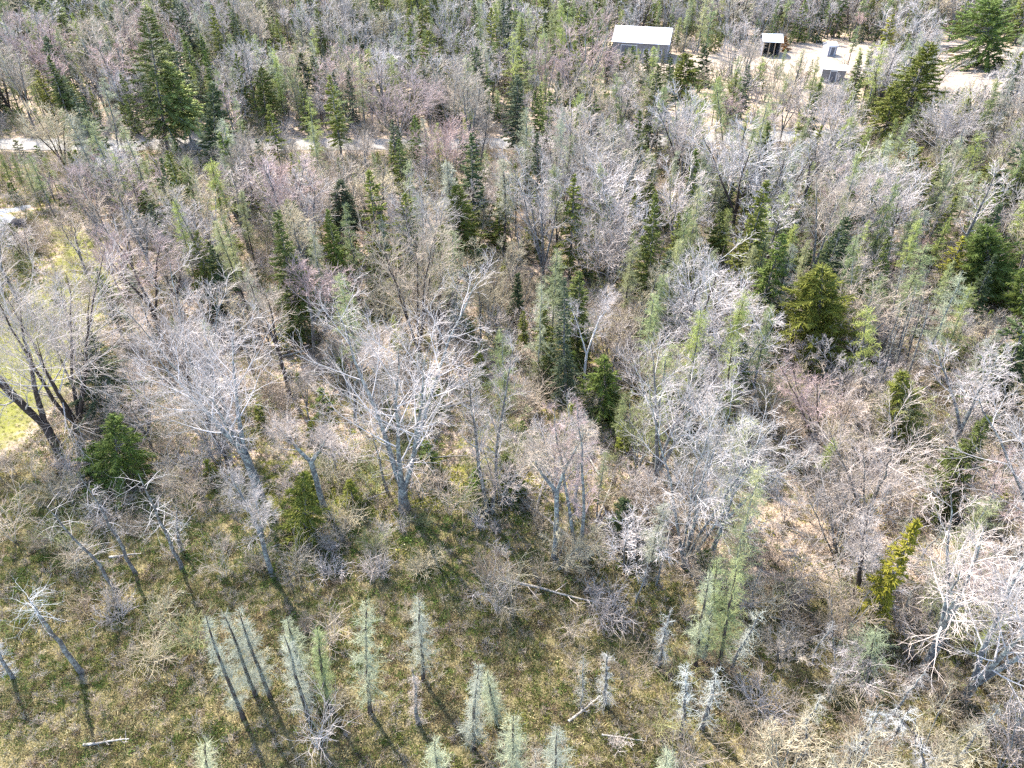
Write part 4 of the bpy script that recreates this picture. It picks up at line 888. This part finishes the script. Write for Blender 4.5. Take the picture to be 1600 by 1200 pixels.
def population(seed, s_near, s_far, grid, hrange, kfac=0.6, yfar=330, boost=1.0, crown_r=0.5):
    rng = np.random.default_rng(seed); out = []
    for s, y0, y1 in ((s_near, 10, 112), (s_far, 112, yfar)):
        xm = 0.9 * y1 + 40
        X, Y = jitter_grid(rng, s, -xm, xm, y0, y1)
        wd = 0.80 * (Y * math.cos(PITCH) + CAM_H * math.sin(PITCH)) + 9
        k = np.abs(X) < wd; X, Y = X[k], Y[k]
        h = rng.uniform(*hrange, len(X)) * rng.choice([1, 1, 0.75, 0.55], len(X))
        P = np.stack([X, Y, h * kfac], -1); px, py, w = proj(P); bx_, by_, _ = proj(np.stack([X, Y, 0 * X], -1))
        # low growth in front of the road, the drive, the shed and the yard: the photo looks over it
        for x0, x1, yb, pr, y1 in SIGHT:
            k = (px > x0) & (px < x1) & (by_ > yb) & (by_ < y1) & (rng.uniform(0, 1, len(X)) < pr)
            P0 = np.stack([X, Y, 0 * X], -1); h = np.where(k, np.minimum(h, np.maximum(height_for(P0, yb + 2 + rng.uniform(0, 9, len(X))), 0.3)), h)
        p = look(grid, px, py) * boost
        bog_ = look(BOG, bx_, by_)
        # the trees that the photo singles out are not hidden behind the crowd
        hid = np.zeros(len(X), bool)
        for fx, ft, fb, fw, fy in FRAME: hid |= (Y < fy) & (np.abs(px - fx) < fw * 0.5 + crown_r * FPX / np.maximum(w, 10)) & (py > ft - 15) & (py < ft + 0.85 * (fb - ft))
        if hrange[0] > 1: p_open = hid & (rng.uniform(0, 1, len(X)) < 0.96)
        p = np.where(h < 1.2, 0, p); p = np.where((by_ > 100) & (by_ < 200) & (((bx_ > 1055) & (bx_ < 1340)) | ((bx_ > 1450) & (bx_ < 1560))), p * 0.5, p); p = np.where((by_ > 99) & (by_ < 135) & (bx_ > 945) & (bx_ < 1050), np.maximum(p, 0.75), p)
        k = (rng.uniform(0, 1, len(X)) < p) & ~p_open & free(X, Y) & (bog_ < 0.75 + 0.25 * rng.uniform(0, 1, len(X)) * (p > 0.3))
        out.append(np.stack([X, Y, h], -1)[k])
    return np.concatenate(out)
def split(kind, pts, hfull, limit):
    """the largest in view become individuals, the others the mass"""
    h = pts[:, 2]; P = np.stack([pts[:, 0], pts[:, 1], h * 0.6], -1); px, py, w = proj(P)
    bx_, by_, _ = proj(np.stack([pts[:, 0], pts[:, 1], 0 * h], -1))
    vis = (px > 12) & (px < 1588) & (py > 8) & (by_ < 1230) & (w > 0)
    size = np.where(vis, h / w, -1); order = np.argsort(-size)
    ind = [i for i in order[:limit] if size[i] > 0]; rest = np.setdiff1d(np.arange(len(pts)), ind)
    return ind, rest
ORD = ["nearest", "second nearest", "third nearest", "fourth nearest", "fifth nearest", "sixth nearest", "seventh nearest", "eighth nearest", "ninth nearest", "tenth nearest",
       "eleventh nearest", "twelfth nearest", "thirteenth nearest", "fourteenth nearest", "fifteenth nearest", "sixteenth nearest", "seventeenth nearest", "eighteenth nearest", "nineteenth nearest", "twentieth nearest"]
SEC = ["right of", "upper right of", "above", "upper left of", "left of", "lower left of", "below", "lower right of"]
HP = np.array([h[0] + [0, 0, h[1] * 0.5] for h in HERO]); hx, hy, _ = proj(HP)
def describe(items, noun):
    """labels that single each tree out: how near it stands to the closest landmark, on which side. items: (object, look word, P, h)"""
    C = np.array([it[2] + np.array([0, 0, it[3] * 0.5]) for it in items]); x, y, _ = proj(C)
    dx = x[:, None] - hx[None]; dy = -(y[:, None] - hy[None]); dist = np.hypot(dx, dy)
    sec = (np.round(np.degrees(np.arctan2(dy, dx)) / 45).astype(int)) % 8
    rank = np.zeros(dist.shape, int)
    for j in range(len(hx)):
        for s in range(8):
            k = np.where(sec[:, j] == s)[0]; rank[k[np.argsort(dist[k, j])], j] = np.arange(len(k))
    for i, it in enumerate(items):
        js = np.argsort(dist[i]); j = next((j for j in js[:6] if rank[i, j] < 3), None)
        if j is None: j = min(js[:14], key=lambda q: rank[i, q])
        r = min(rank[i, j], len(ORD) - 1)
        it[0]['label'] = f"{noun}, {ORD[r]} {SEC[sec[i, j]]} {HERO[j][2]}"
def individual(name, cat, kind, lod, pi, P, h, wmul, rz, col, group, tilt=(0, 0)):
    tm, cm, _, H, W = PR[kind][lod][pi]
    t = place(name, P, h, "", cat, rz, tilt, group); s = h / H
    t.scale = (s * wmul, s * wmul, s)
    part("trunk", tm, t); part("crown", cm, t, col); return t
MASS = {}
def populate(kind, name, cat, noun, pts, limit, colours, seed, group, wr=(0.8, 1.25)):
    rng = np.random.default_rng(seed)
    ind, rest = split(kind, pts, 1, limit); items = []
    for i in ind:
        x, y, h = pts[i]; w = (np.array([x, y, 0]) - CP) @ FWD
        lod = 0 if w < 68 else 1; pi = int(rng.integers(len(PR[kind][lod]))); c = colours(rng, x, y)
        P = np.array([x, y, 0.0]); wm = rng.uniform(*wr)
        tl = (rng.normal(0, 0.03), rng.normal(0, 0.03))
        o = individual(name, cat, kind, lod, pi, P, h, wm, rng.uniform(0, 6.28), c, group, tl)
        items.append((o, "", P, h))
    describe(items, noun); MASS[kind] = (pts[rest], colours, group); return items
def pick(cols, probs): 
    probs = np.array(probs, float) / sum(probs)
    def f(rng, x, y):
        c = np.array(cols[rng.choice(len(cols), p=probs)]) * rng.uniform(0.85, 1.15); return tuple(c)
    return f
def bare_col(rng, x, y):
    px, py, _ = proj(np.array([x, y, 5.0])); cols = [GREY, WARM, PINK, WHITE, TAN]
    p = [4, 2, 0.5, 3, 1.5] if px > 600 else [3, 3.5, 1.1, 1.5, 3]
    q = np.array([math.sin(x * (0.05 + 0.012 * i) + 2.1 * i) * math.cos(y * (0.07 - 0.008 * i) + i) for i in range(5)])
    p = np.array(p) * np.exp(2.2 * q); p = p / sum(p); return tuple(np.array(cols[rng.choice(5, p=p)]) * rng.uniform(0.85, 1.12))
def area_pts_early(seed):
    """thin snags and sprouts scattered over the wet ground on the side where the wood closes in"""
    rng = np.random.default_rng(seed); X, Y = jitter_grid(rng, 2.6, -5, 30, 14, 32); bx, by, _ = proj(np.stack([X, Y, 0 * X], -1))
    k = (bx > 820) & (bx < 1640) & (by > 860) & (rng.uniform(0, 1, len(X)) < 0.26 + 0.45 * (bx > 1250)) & free(X, Y, 0, 1.0); return X[k], Y[k], rng
bare_pts = population(21, 3.7, 4.3, D_BARE, (9.0, 13.5), 0.62, 330, 1.0, 1.2)
spr_pts = population(22, 3.2, 3.7, D_SPRUCE, (6.5, 12.5), 0.5, 330, 0.85)
lar_pts = population(23, 2.6, 3.3, D_LARCH, (7.0, 11.5), 0.5, 330, 0.85)
X, Y, rng = area_pts_early(57)
dead_pts = population(24, 7.0, 12.0, D_LARCH, (5.0, 9.0), 0.5, 200, 0.8)
dead_pts = np.concatenate([dead_pts, np.stack([X, Y, rng.uniform(2.0, 5.5, len(X))], -1)])
populate("bare", "bare_maple", "bare tree", "bare grey hardwood", bare_pts, 262, bare_col, 31, "bare hardwoods of the wood", (0.8, 1.25))
populate("spruce", "spruce_tree", "spruce", "green spruce", spr_pts, 262, pick([DARKN, OLIVE, MIDN, FIRN, BLUEN, YELN], [2, 4, 4, 2, 2, 0.4]), 32, "spruces of the wood", (0.75, 1.3))
populate("larch", "larch_tree", "larch", "slim hazy larch", lar_pts, 262, pick([PALE, LIME, SAGE, (0.25, 0.26, 0.13), (0.25, 0.25, 0.19), (0.16, 0.19, 0.07)], [2, 1.8, 3, 2.5, 2, 1.5]), 33, "slim larches of the wood", (0.8, 1.3))
populate("dead", "dead_spruce", "dead tree", "lichened grey snag", dead_pts, 90, pick([(0.31, 0.30, 0.285), (0.28, 0.28, 0.24)], [1, 1]), 34, "dead snags of the wood", (0.8, 1.3))

# ------------------------------------------------------------------ masses through geometry nodes, one object each
def scatter(name, col, pts, rot, scl, var, label=None, tint=None):
    me = bpy.data.meshes.new(name); n = len(pts); me.vertices.add(n)
    me.vertices.foreach_set("co", np.asarray(pts, np.float32).ravel())
    for nm, ty, ar in (("rot", 'FLOAT_VECTOR', rot), ("scl", 'FLOAT_VECTOR', scl), ("var", 'INT', var)):
        a = me.attributes.new(nm, ty, 'POINT')
        if ty == 'INT': a.data.foreach_set("value", np.asarray(ar, np.int32))
        else: a.data.foreach_set("vector", np.asarray(ar, np.float32).ravel())
    if tint is not None:
        a = me.attributes.new("tint", 'FLOAT_VECTOR', 'POINT'); a.data.foreach_set("vector", np.asarray(tint, np.float32).ravel())
        a = me.attributes.new("tinted", 'FLOAT', 'POINT'); a.data.foreach_set("value", np.ones(n, np.float32))
    o = link(name, me); o['kind'] = 'stuff'
    if label: o['label'] = label
    ng = bpy.data.node_groups.new(name, 'GeometryNodeTree')
    ng.interface.new_socket("Geometry", in_out='INPUT', socket_type='NodeSocketGeometry'); ng.interface.new_socket("Geometry", in_out='OUTPUT', socket_type='NodeSocketGeometry')
    gi = ng.nodes.new("NodeGroupInput"); go = ng.nodes.new("NodeGroupOutput"); ip = ng.nodes.new("GeometryNodeInstanceOnPoints")
    ci = ng.nodes.new("GeometryNodeCollectionInfo"); ci.inputs[0].default_value = col; ci.inputs["Separate Children"].default_value = True; ci.inputs["Reset Children"].default_value = True
    def na(nm, ty):
        a = ng.nodes.new("GeometryNodeInputNamedAttribute"); a.data_type = ty; a.inputs["Name"].default_value = nm; return a.outputs[0]
    L = ng.links.new
    L(gi.outputs[0], ip.inputs["Points"]); L(ci.outputs[0], ip.inputs["Instance"]); ip.inputs["Pick Instance"].default_value = True
    L(na("var", 'INT'), ip.inputs["Instance Index"]); L(na("rot", 'FLOAT_VECTOR'), ip.inputs["Rotation"]); L(na("scl", 'FLOAT_VECTOR'), ip.inputs["Scale"])
    L(ip.outputs[0], go.inputs[0])
    md = o.modifiers.new("scatter", 'NODES'); md.node_group = ng; return o
def mass(kind, name, label, colours, seed, ncol=3, wr=(0.8, 1.25)):
    pts, _, _ = MASS[kind]; rng = np.random.default_rng(seed)
    w = (np.stack([pts[:, 0], pts[:, 1], 0 * pts[:, 0]], -1) - CP) @ FWD
    lod = np.where(w < 118, 1, 2); srcs = []; var = np.zeros(len(pts), int); Hs = np.zeros(len(pts))
    for l in range(3):
        k = np.where(lod == l)[0]
        if not len(k): continue
        use = PR[kind][l] if l == 2 else PR[kind][l][:3]; off = len(srcs)
        for pi, pr in enumerate(use):
            srcs.append((pr[2](), GREY))
        var[k] = off + rng.integers(0, len(use), len(k)); Hs[k] = use[0][3]
    objs = [proto_single(f"{name}_source_{i:03d}", m, c) for i, (m, c) in enumerate(srcs)]
    s = pts[:, 2] / Hs; wm = s * rng.uniform(*wr, len(pts))
    P = np.stack([pts[:, 0], pts[:, 1], gz(pts[:, 0], pts[:, 1]) - 0.05], -1)
    rot = np.stack([rng.normal(0, 0.035, len(pts)), rng.normal(0, 0.035, len(pts)), rng.uniform(0, 6.28, len(pts))], -1)
    scatter(name, src_collection(name + "_sources", objs), P, rot, np.stack([wm, wm, s], -1), var, label, [colours(rng, x, y) for x, y in pts[:, :2]])
    return len(pts)
nm = [mass("bare", "bare_woods", "further bare hardwoods massed beyond the road", bare_col, 41, 4),
      mass("spruce", "spruce_woods", "further spruces massed beyond the road", pick([DARKN, OLIVE, MIDN, FIRN, BLUEN], [2, 3, 4, 2, 2]), 42, 3),
      mass("larch", "larch_woods", "further slim larches massed beyond the road", pick([LIME, SAGE, (0.25, 0.28, 0.12), (0.15, 0.18, 0.06)], [3, 2.5, 2.5, 2]), 43, 3),
      mass("dead", "snag_woods", "further dead snags in the woods", pick([(0.31, 0.30, 0.285), (0.28, 0.28, 0.24)], [1, 1]), 44, 2)]
print("mass counts", nm, "individual pool", len(bare_pts), len(spr_pts), len(lar_pts), len(dead_pts))

# ------------------------------------------------------------------ brush, saplings, young firs
BR = [shrub(700 + i, [1.6, 2.4, 1.2, 3.2, 2.0][i], [1.6, 1.8, 1.8, 1.6, 2.6][i], [12, 9, 14, 7, 16][i], 5, 4, 0.0105) for i in range(5)]
BRm = [b_.mesh("twigs", M_TWIG) for b_ in BR]
def area_pts(seed, s, y0, y1, prob, x_extra=9, keep=0.0, margin=-0.7):
    rng = np.random.default_rng(seed); xm = 0.9 * y1 + 40
    X, Y = jitter_grid(rng, s, -xm, xm, y0, y1); wd = 0.78 * (Y * math.cos(PITCH) + CAM_H * math.sin(PITCH)) + x_extra
    k = np.abs(X) < wd; X, Y = X[k], Y[k]; bx_, by_, _ = proj(np.stack([X, Y, 0 * X], -1))
    p = prob(bx_, by_, X, Y); k = (rng.uniform(0, 1, len(X)) < p) & free(X, Y, margin, keep)
    return X[k], Y[k], rng
patch = lambda X, Y, s, o: 0.5 + 0.5 * np.sin(X * s + o) * np.cos(Y * s * 1.13 - o * 2) 
brush_cols = pick([GREY, WARM, (0.25, 0.22, 0.17), TAN, WHITE, (0.22, 0.18, 0.135), (0.19, 0.20, 0.09)], [3, 3, 1.2, 2, 1.0, 2, 2])
X, Y, rng = area_pts(51, 1.5, 10, 112, lambda px, py, X, Y: (1 - look(BOG, px, py)) * (0.32 + 0.5 * patch(X, Y, 0.31, 1)) + look(BOG, px, py) * (0.06 + (px > 780) * 0.42 * patch(X, Y, 0.4, 4) + (px > 1150) * 0.35 + 0.6 * (py < 905) * patch(X, Y, 0.5, 2) + 0.10 * (py < 990)))
bx_, by_, w_ = proj(np.stack([X, Y, 0 * X + 1], -1)); sz = rng.uniform(0.6, 1.25, len(X)); order = np.argsort(-np.where((bx_ > 10) & (bx_ < 1590) & (by_ < 1190) & (by_ > 500), sz / w_, -1))
NI = 280; items = []
for i in order[:NI]:
    v = int(rng.integers(5)); P = np.array([X[i], Y[i], 0.0])
    o = place("bare_shrub", P, 2, "", "bare shrub", rng.uniform(0, 6.28), group="bare shrubs under the trees"); o.scale = (sz[i],) * 3
    g_ = link("branch", BRm[v], o); g_["kind"] = "stuff"; g_.color = (*brush_cols(rng, 0, 0), 1); items.append((o, "", P, 2.0 * sz[i]))
describe(items, "twiggy bare shrub")
r_ = order[NI:]; cols_ = []
srcs = [proto_single(f"brush_source_{i:02d}", BRm[i], GREY) for i in range(5)]
n = len(r_)
scatter("undergrowth", src_collection("brush_sources", srcs), np.stack([X[r_], Y[r_], gz(X[r_], Y[r_]) - 0.05], -1),
        np.stack([rng.normal(0, .08, n), rng.normal(0, .08, n), rng.uniform(0, 6.28, n)], -1), np.repeat(sz[r_], 3).reshape(-1, 3), rng.integers(0, 5, n), "tangled bare undergrowth", [brush_cols(rng, 0, 0) for _ in range(n)])
X, Y, rng = area_pts(56, 3.0, 112, 300, lambda px, py, X, Y: 0.62 + 0 * X, keep=0.0, margin=0.5); n = len(X); s_b = rng.uniform(1.0, 1.8, n)
BF = [shrub(720 + i, 2.0, 2.0, 8, 3, 3, 0.03) for i in range(4)]; srcs = [proto_single(f"far_brush_source_{i:02d}", b_.mesh("twigs", M_TWIG), GREY) for i, b_ in enumerate(BF)]
scatter("undergrowth_beyond_road", src_collection("far_brush_sources", srcs), np.stack([X, Y, gz(X, Y) - 0.05], -1), np.stack([0 * X, 0 * X, rng.uniform(0, 6.28, n)], -1), np.repeat(s_b, 3).reshape(-1, 3), rng.integers(0, 4, n),
        "bare brush and young growth beyond the road", [brush_cols(rng, 0, 0) if rng.uniform() < 0.6 else (0.15, 0.18, 0.05) for _ in range(n)])
# young firs and saplings in the half shade
YF = []
for i in range(3):
    a_, b_, c_ = spruce(760 + i, 2.0, [1.3, 1.6, 1.1][i], 34, 60, 0.02, rs=0.034, trunk_r=0.03); YF.append((a_.mesh("trunk", M_BARK), merged("crown", [(c_, M_NEEDLE), (b_, M_BARK)])))
X, Y, rng = area_pts(52, 3.1, 12, 112, lambda px, py, X, Y: (1 - look(BOG, px, py)) * look(GREEN, px, py) * 0.9, keep=0.5)
sz = rng.uniform(0.5, 1.5, len(X)); bx_, by_, w_ = proj(np.stack([X, Y, 0 * X + 1], -1)); order = np.argsort(-np.where((bx_ > 10) & (bx_ < 1590) & (by_ < 1190), sz / w_, -1))
yf_cols = pick([FIRN, MIDN, OLIVE, (0.13, 0.15, 0.02)], [3, 2, 3, 1.5]); items = []
for i in order[:230]:
    v = YF[int(rng.integers(3))]; P = np.array([X[i], Y[i], 0.0])
    o = place("fir_tree", P, 2, "", "young fir", rng.uniform(0, 6.28), group="young firs under the trees"); o.scale = (sz[i] * 1.1, sz[i] * 1.1, sz[i])
    part("trunk", v[0], o); part("crown", v[1], o, yf_cols(rng, 0, 0)); items.append((o, "", P, 2.0 * sz[i]))
describe(items, "low young fir")
# taller bare saplings, many stems from one foot, where the wood closes over the bog
SP = []
for i in range(4):
    pr, cr_ = maple(780 + i, 5.0, 4.2, [5, 4, 6, 3][i], 0.0, 0.05, 1, 0.0125, 0.2)
    sg = Geo()
    for q_ in pr: off = sg.n; sg.v += q_.v; sg.a += q_.a; sg.q += [f_ + off for f_ in q_.q]; sg.n += q_.n
    SP.append((sg.mesh("stem", M_BARK if i % 2 else M_BARK_PALE), cr_.mesh("crown", M_TWIG)))
X, Y, rng = area_pts(54, 2.7, 14, 66, lambda px, py, X, Y: ((px > 760) * 0.45 + 0.12) * (1 - 0.75 * look(BOG, px, py) * (px < 1150)) * (py > 480), keep=0.4); items = []
for i in range(len(X)):
    P = np.array([X[i], Y[i], 0.0]); bxx, byy, _ = proj(P)
    if not (-20 < bxx < 1650 and byy < 1300) or (bxx < 760 and byy > 860) or (bxx < 1180 and byy > 940 and rng.uniform() < 0.6): continue
    v = SP[int(rng.integers(4))]; s0 = rng.uniform(0.5, 1.15); o = place("bare_sapling", P, 5, "", "sapling", rng.uniform(0, 6.28), (rng.normal(0, 0.12), rng.normal(0, 0.12)), "bare saplings at the bog side of the wood"); o.scale = (s0,) * 3
    part("stem", v[0], o); part("crown", v[1], o, brush_cols(rng, 0, 0)); items.append((o, "", P, 5 * s0))
describe(items, "many-stemmed bare sapling"); print("saplings", len(items))
# deadfall
X, Y, rng = area_pts(53, 4.0, 14, 100, lambda px, py, X, Y: (1 - look(BOG, px, py)) * 0.62 + (px > 800) * (0.15 + 0.4 * (px > 1150)), keep=0.0); items = []
lm = []
for i in range(5): lg, st = log_geo(640 + i, 4.5, 0.085, 9); lm.append((lg.mesh("log_body", M_LOG), st.mesh("branch_stub", M_TWIG)))
k_ = rng.permutation(len(X))[:270]
for i in k_:
    P = np.array([X[i], Y[i], 0.0]); bxx, byy, _ = proj(P)
    if not (5 < bxx < 1595 and byy < 1195) or (bxx < 1150 and byy > 880): continue
    a_ = rng.uniform(0, math.pi); d_ = np.array([math.cos(a_), math.sin(a_), 0]) * 2
    t, _ = put_log(0, P - d_, P + d_, 0.1, "", "fallen logs on the forest floor", lm[int(rng.integers(5))]); t.scale = (rng.uniform(0.5, 1.4),) * 3
    items.append((t, "", P, 0.3))
describe(items, "pale fallen log")

# ------------------------------------------------------------------ ground cover
def tuft(seed, n, R, H, ls, lw, up=0.8, stems=4, sr=0.006):
    """low leafy or grassy tuft"""
    rng = np.random.default_rng(seed); g = Geo()
    a = rng.uniform(0, 6.28, n); r = R * np.sqrt(rng.uniform(0, 1, n)); z = H * rng.uniform(0.1, 1, n) * (1 - 0.5 * (r / R) ** 2)
    c = np.stack([r * np.cos(a), r * np.sin(a), z], 1); d = norm(np.stack([np.cos(a) * 0.7, np.sin(a) * 0.7, np.full(n, up)], 1) + rng.normal(0, 0.45, (n, 3)))
    s = norm(np.cross(d, rng.normal(0, 1, (n, 3)))); l = ls * rng.uniform(0.6, 1.4, (n, 1))
    g.quads(c, d * l, s * lw * rng.uniform(0.7, 1.3, (n, 1)), rng.uniform(0, 1, n))
    if stems:
        S = np.array([[[0, 0, -0.03], [R * 0.5 * math.cos(q), R * 0.5 * math.sin(q), H * 0.6], [R * 0.9 * math.cos(q + .3), R * 0.9 * math.sin(q + .3), H * 1.1]] for q in rng.uniform(0, 6.28, stems)])
        g.tubes(S, np.tile([sr, sr * 0.8, sr * 0.5], (stems, 1)), 3, 0.6)
    return g
T_leafy = [tuft(800 + i, 34, 0.24, 0.26, 0.045, 0.022, stems=5).mesh("low_shrub", M_LEAF) for i in range(4)]
T_grass = [tuft(810 + i, 30, 0.16, 0.20, 0.12, 0.009, 1.3, stems=0).mesh("sedge", M_LEAF) for i in range(4)]
T_twig = [shrub(820 + i, 0.42, 0.55, 8, 3, 2, 0.0055).mesh("bog_twigs", M_TWIG) for i in range(4)]
T_litter = [tuft(830 + i, 26, 0.42, 0.045, 0.052, 0.034, 0.35, stems=3, sr=0.009).mesh("leaf", M_LEAF) for i in range(4)]
OLG = (0.108, 0.115, 0.03); TANB = (0.30, 0.25, 0.145); BRN = (0.105, 0.08, 0.046); RED = (0.115, 0.078, 0.048); GRN = (0.068, 0.098, 0.022); GRYT = (0.28, 0.25, 0.225)
def patchy(X, Y, k, rng):
    """which of k colours: drifts together in patches, never pure"""
    s = np.stack([np.sin(X * (0.5 + 0.13 * i) + i * 1.7) * np.cos(Y * (0.6 + 0.11 * i) - i) for i in range(k)]) + rng.gumbel(0, 0.55, (k, len(X)))
    return np.argmax(s, 0)
def cover(name, label, meshes, cols, seed, s, y0, y1, prob, sc_=(0.7, 1.4), margin=-0.4, greenness=1.3):
    X, Y, rng = area_pts(seed, s, y0, y1, prob, 6, 0.0, margin); n = len(X)
    bx, by, _ = proj(np.stack([X, Y, 0 * X], -1)); gk = rng.uniform(0, 1, n) < (look(GREEN, bx, by) - 0.42) * greenness
    objs = [proto_single(f"{name}_source_{i:02d}", meshes[i], GREY) for i in range(len(meshes))]
    ci_ = patchy(X, Y, len(cols), rng); tint = np.array(cols)[ci_] * rng.uniform(0.75, 1.25, (n, 1)); tint = np.where(gk[:, None], np.array(GRN) * rng.uniform(0.9, 1.6, (n, 1)), tint)
    sz = rng.uniform(*sc_, n); 
    scatter(name, src_collection(name + "_sources", objs), np.stack([X, Y, gz(X, Y)], -1), np.stack([rng.normal(0, .12, n), rng.normal(0, .12, n), rng.uniform(0, 6.28, n)], -1),
            np.repeat(sz, 3).reshape(-1, 3), rng.integers(0, len(objs), n), label, tint); print(name, n)
bogp = lambda px, py: look(BOG, px, py)
cover("bog_shrubs_ground_cover", "low leathery bog shrubs", T_leafy, [OLG, TANB, BRN, OLG, (0.15, 0.14, 0.065), RED, GRN], 61, 0.27, 11, 44, lambda px, py, X, Y: bogp(px, py) ** 1.3 * (0.55 + 0.45 * patch(X, Y, 0.9, 2)))
cover("bog_grass", "dry and green sedge of the bog", T_grass, [GRN, OLG, TANB, (0.30, 0.26, 0.15)], 62, 0.27, 11, 46, lambda px, py, X, Y: bogp(px, py) * (0.25 + 0.5 * patch(X, Y, 0.55, 5)) + 0.3 * look(GREEN, px, py) * (1 - bogp(px, py)), (0.8, 1.6))
cover("bog_twig_litter", "grey dead twigs in the bog", T_twig, [GRYT, (0.26, 0.21, 0.17), WARM], 63, 0.42, 11, 46, lambda px, py, X, Y: bogp(px, py) * (0.18 + 0.4 * patch(X, Y, 0.45, 7)) + 0.3 * (1 - bogp(px, py)), greenness=0.0)
cover("leaf_litter", "fallen leaves on the forest floor", T_litter, [(0.34, 0.26, 0.205), (0.28, 0.20, 0.15), (0.38, 0.32, 0.26), (0.20, 0.14, 0.10)], 64, 0.55, 20, 100, lambda px, py, X, Y: (1 - bogp(px, py)) * 0.8, (0.8, 1.6), greenness=0.0)
cover("moss_ground_cover", "mossy green plants on the forest floor", T_leafy, [OLG, (0.18, 0.175, 0.035), GRN, (0.24, 0.21, 0.06)], 65, 0.62, 20, 105, lambda px, py, X, Y: (1 - bogp(px, py)) * np.clip(look(GREEN, px, py) * 2.4 * patch(X, Y, 0.5, 3), 0, 1), (0.8, 2.1))
def on_lawn(seed, s):
    rng = np.random.default_rng(seed); L_ = np.array(LAWN); X, Y = jitter_grid(rng, s, L_[:, 0].min(), L_[:, 0].max(), L_[:, 1].min(), L_[:, 1].max()); k = inside(X, Y, LAWN); return X[k], Y[k], rng
X, Y, rng = on_lawn(66, 0.42); n = len(X); objs = [proto_single(f"lawn_source_{i}", T_grass[i], GREY) for i in range(4)]
lt = np.array([(0.10, 0.105, 0.026), (0.17, 0.145, 0.07), (0.075, 0.088, 0.022)])[patchy(X, Y, 3, rng)]
scatter("lawn_grass", src_collection("lawn_sources", objs), np.stack([X, Y, gz(X, Y) * 0.6 - 0.02], -1), np.stack([0 * X, 0 * X, rng.uniform(0, 6.28, n)], -1), np.repeat(rng.uniform(0.35, 0.8, n), 3).reshape(-1, 3), rng.integers(0, 4, n), "yellow-green mown grass", lt)

_tot = sum(sum(max(0, len(pl.vertices) - 2) for pl in m.polygons) for m in bpy.data.meshes if len(m.polygons) < 400) + sum(len(m.loops) - 2 * len(m.polygons) for m in bpy.data.meshes if len(m.polygons) >= 400)
print("triangles", _tot)
